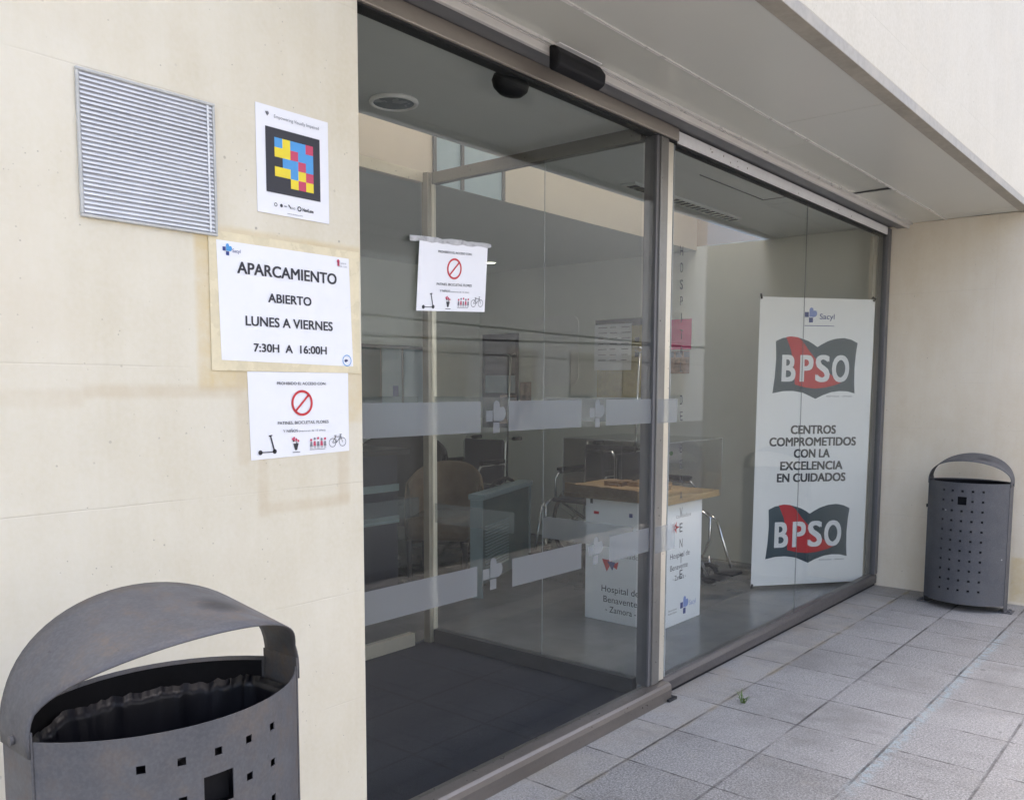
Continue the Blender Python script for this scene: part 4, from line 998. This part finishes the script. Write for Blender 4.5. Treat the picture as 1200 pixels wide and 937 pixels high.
# ================================================================== LITTER BINS
CH, FL, SG = 0.223, 0.047, 0.12
RAD = (CH * CH + SG * SG) / (2 * SG)
A0 = math.asin(CH / RAD)
def arcp(s, side, off=0.0):
    """point on the front (side=-1) or back (+1) panel at arc length s from the middle"""
    a = s / RAD; r = RAD + off
    return (r * math.sin(a), side * (FL + SG - RAD + r * math.cos(a)))
SMAX = RAD * A0
def bin_():
    t = thing('litter_bin', '', 'litter bin', (0, 0, 0), 'grey perforated litter bins beside the entrance')
    cols = [-0.118, -0.062, -0.006, 0.050, 0.106]; rws = [0.735 - 0.0605 * k for k in range(11)]; hh = 0.0062
    big = (-0.006, rws[1] + 0.002, 0.0245)
    sb = {-SMAX, SMAX}; zb = {0.045, 0.785}
    for c in cols: sb |= {c - hh, c + hh}
    for r in rws: zb |= {r - hh, r + hh}
    sb |= {big[0] - big[2], big[0] + big[2]}; zb |= {big[1] - big[2], big[1] + big[2]}
    for k in range(1, 24): sb.add(-SMAX + 2 * SMAX * k / 24)
    def uniq(v):
        v = sorted(v); o_ = [v[0]]
        for q in v[1:]:
            if q - o_[-1] > 1e-4: o_.append(q)
        return o_
    sb, zb = uniq(sb), uniq(zb)
    b = B(); V = {}
    def gv(i, j):
        if (i, j) not in V:
            x, y = arcp(sb[i], -1); V[(i, j)] = b.bm.verts.new((x, y, zb[j]))
        return V[(i, j)]
    for i in range(len(sb) - 1):
        for j in range(len(zb) - 1):
            sc, zc = (sb[i] + sb[i + 1]) / 2, (zb[j] + zb[j + 1]) / 2
            if abs(sc - big[0]) < big[2] and abs(zc - big[1]) < big[2]: continue
            if any(abs(sc - c) < hh for c in cols) and any(abs(zc - r) < hh for r in rws): continue
            f = b.bm.faces.new((gv(i, j), gv(i + 1, j), gv(i + 1, j + 1), gv(i, j + 1))); f.smooth = True
    fp_ = b.build('front_panel', 'bin', t, solid=0.002, off=1.0)
    k = fp_.modifiers.new('edges', 'EDGE_SPLIT'); k.split_angle = R_(35)
    # ashtray box behind the square opening
    b = B(); x, y = arcp(big[0], -1); b.box(x - 0.03, x + 0.03, y + 0.022, y + 0.05, big[1] - 0.03, big[1] + 0.03); b.build('ashtray', 'bin_in', t)
    b = B(); b.grid([[(*arcp(-SMAX + 2 * SMAX * k / 16, 1), z) for z in (0.045, 0.4, 0.785)] for k in range(17)]); b.build('back_panel', 'bin', t, solid=0.002)
    b = B(); b.grid([[(*arcp(-SMAX * 0.985 + 1.97 * SMAX * k / 16, 1, -0.004), z) for z in (0.06, 0.4, 0.778)] for k in range(17)]); b.build('inner_dark_sheet', 'bin_in', t)  # dark sheet added over the inside of the back panel
    for s in (-1, 1):
        b = B(); b.box(s * (CH + 0.0005), s * (CH + 0.004), -FL - 0.004, FL + 0.004, 0.0, 0.80); b.build('side_strip', 'bin', t, bevel=0.001)
        b = B(); b.box(s * (CH - 0.03), s * (CH + 0.045), -0.045, 0.045, 0.0, 0.008)
        b.cyl((s * (CH + 0.026), -0.022, 0.008), (s * (CH + 0.026), -0.022, 0.018), 0.009, 10); b.cyl((s * (CH + 0.026), 0.022, 0.008), (s * (CH + 0.026), 0.022, 0.018), 0.009, 10)
        b.build('foot', 'bin', t)
    b = B(); pts = [(*arcp(-SMAX + 2 * SMAX * k / 16, -1, -0.004), 0.05) for k in range(17)] + [(*arcp(SMAX - 2 * SMAX * k / 16, 1, -0.004), 0.05) for k in range(17)]
    b.face(pts); b.build('base_plate', 'bin', t, solid=0.003)
    # hood: an arched sheet whose plan follows the body
    n = 36; rows = []
    for k in range(n + 1):
        th = PI * k / n; x = -(CH + 0.007) * math.cos(th); sn_ = math.sin(th) ** 0.9 if 0 < k < n else 0
        xx = min(abs(x), CH); bul = math.sqrt(max(0, RAD * RAD - xx * xx)) - (RAD - SG)
        yf = -FL - 0.004 - bul * 0.98; yb = FL + 0.004 + bul * 0.35
        rows.append([(x, yf + (yb - yf) * i / 8, 0.786 + (0.132 + 0.034 * i / 8) * sn_) for i in range(9)])
    first = [(p[0], p[1], 0.762) for p in rows[0]]; last = [(p[0], p[1], 0.762) for p in rows[-1]]
    b = B(); b.grid([first] + rows + [last]); hd = b.build('hood', 'bin', t, solid=0.0025)
    b = B()
    for s in (-1, 1): b.cyl((s * (CH + 0.006), 0, 0.778), (s * (CH + 0.013), 0, 0.778), 0.007, 10)
    b.build('rivet', 'bin', hd)
    b = B(); b.tube([(-CH - 0.004, -0.02, 0.615), (-CH - 0.018, -0.02, 0.615)], 0.011, 10); b.build('lock', 'black', t)
    # liner stand-off ring
    return t
def liner():
    b = B(); q = random.Random(4); rows = []
    N = 150; v1 = v2 = 0.0
    for k in range(N):
        u = k / N
        if u < 0.5: x, y = arcp(-SMAX + 2 * SMAX * (u * 2), -1, -0.012)
        else: x, y = arcp(SMAX - 2 * SMAX * ((u - 0.5) * 2), 1, -0.012)
        v1 = 0.6 * v1 + q.uniform(-0.010, 0.010); v2 = 0.85 * v2 + q.uniform(-0.004, 0.004)
        e = math.sin(PI * u) ** 0.3; w1, w2 = v1 * e, v2 * e
        rows.append([(x * (0.99), y * 0.99, 0.738 + w2), (x * (0.978 + w1), y * (0.975 + w1), 0.747 + w2), (x * (0.95 + w1 * 2), y * (0.94 + w1 * 2), 0.725 + w2), (x * (0.92 + w1 * 3), y * (0.90 + w1 * 3), 0.64), (x * (0.90 + w1 * 4), y * (0.86 + w1 * 4), 0.45), (x * (0.84 + w1 * 4), y * (0.80 + w1 * 4), 0.28), (x * 0.5, y * 0.5, 0.16), (x * 0.05, y * 0.05, 0.15)])
    b.grid(rows, closed_u=True)
    return b.build('bin_liner', 'bag')
b1 = bin_(); b1['label'] = 'weathered grey perforated litter bin with arched hood in the left foreground'
b2 = copy_tree(b1); b2['label'] = 'grey perforated litter bin with arched hood against the return wall'
b1.location = (0.702, 1.33, 0.056)
b2.location = (5.905, 1.26, 0.0); b2.rotation_euler = (0, 0, R_(-90))
for ch in [k for k in bpy.data.objects if k.type == 'MESH' and (k.parent == b2 or (k.parent and k.parent.parent == b2))]:
    if ch.data.materials[0] == M['bin']:
        ch.material_slots[0].link = 'OBJECT'; ch.material_slots[0].material = M['bin_clean']
l1 = liner(); tag(l1, 'black plastic liner bag inside the foreground bin', 'bin liner'); l1.location = b1.location
l2 = l1.copy(); COL.objects.link(l2); l2.location = b2.location; l2.rotation_euler = b2.rotation_euler; l2['label'] = 'black plastic liner bag inside the bin by the return wall'

# ================================================================== WEED
b = B(); q = random.Random(8)
for k in range(16):
    a = q.uniform(0, 2 * PI); l = q.uniform(0.022, 0.05); lean = q.uniform(0.7, 1.7); x, y = 3.432 + q.uniform(-.008, .008), 1.571 + q.uniform(-.008, .008)
    dx, dy = math.cos(a), math.sin(a); nx, ny = -dy * 0.0022, dx * 0.0022
    m_ = (x + dx * l * lean * 0.4, y + dy * l * lean * 0.4, l * 0.7); e = (x + dx * l * lean, y + dy * l * lean, l)
    b.face([(x - nx, y - ny, 0), (x + nx, y + ny, 0), (m_[0] + nx, m_[1] + ny, m_[2]), (m_[0] - nx, m_[1] - ny, m_[2])]); b.face([(m_[0] - nx, m_[1] - ny, m_[2]), (m_[0] + nx, m_[1] + ny, m_[2]), e])
tag(b.build('weed', 'leaf'), 'tiny green weed growing from a paving joint by the sill', 'weed')

# ================================================================== ACROSS THE STREET (seen only as reflections)
ob = thing('opposite_building', 'long pale building across the yard mirrored in the entrance glass', 'building', (20, -16, 0))
B().box(-14, 34, -22, -14, 0, 9.2).build('wall', 'facade_far', ob)
B().box(-14.2, 34.2, -22.2, -13.7, 9.2, 9.5).build('roof', 'grey_frame', ob)
for k in range(14):
    x = -12 + k * 3.3
    f = B().box(x, x + 1.4, -14.02, -13.96, 1.1, 2.6).build('window', 'window_far', ob)
for i, (z0, z1, y, sag) in enumerate(((2.33, 2.20, -5.0, 0.10), (1.95, 2.9, -5.2, 0.06), (2.15, 2.3, -9.0, 0.15))):
    pts = [(4 + 36 * k / 24, y, z0 + (z1 - z0) * k / 24 - sag * math.sin(PI * k / 24)) for k in range(25)]
    b = B(); b.tube(pts, 0.015, 6); o = b.build('overhead_cable', 'black')
    tag(o, ('dark cable running across the yard, nearest the entrance', 'dark cable across the yard, rising to one side', 'dark cable across the yard, farthest from the entrance')[i], 'cable', 'cables mirrored in the glass')
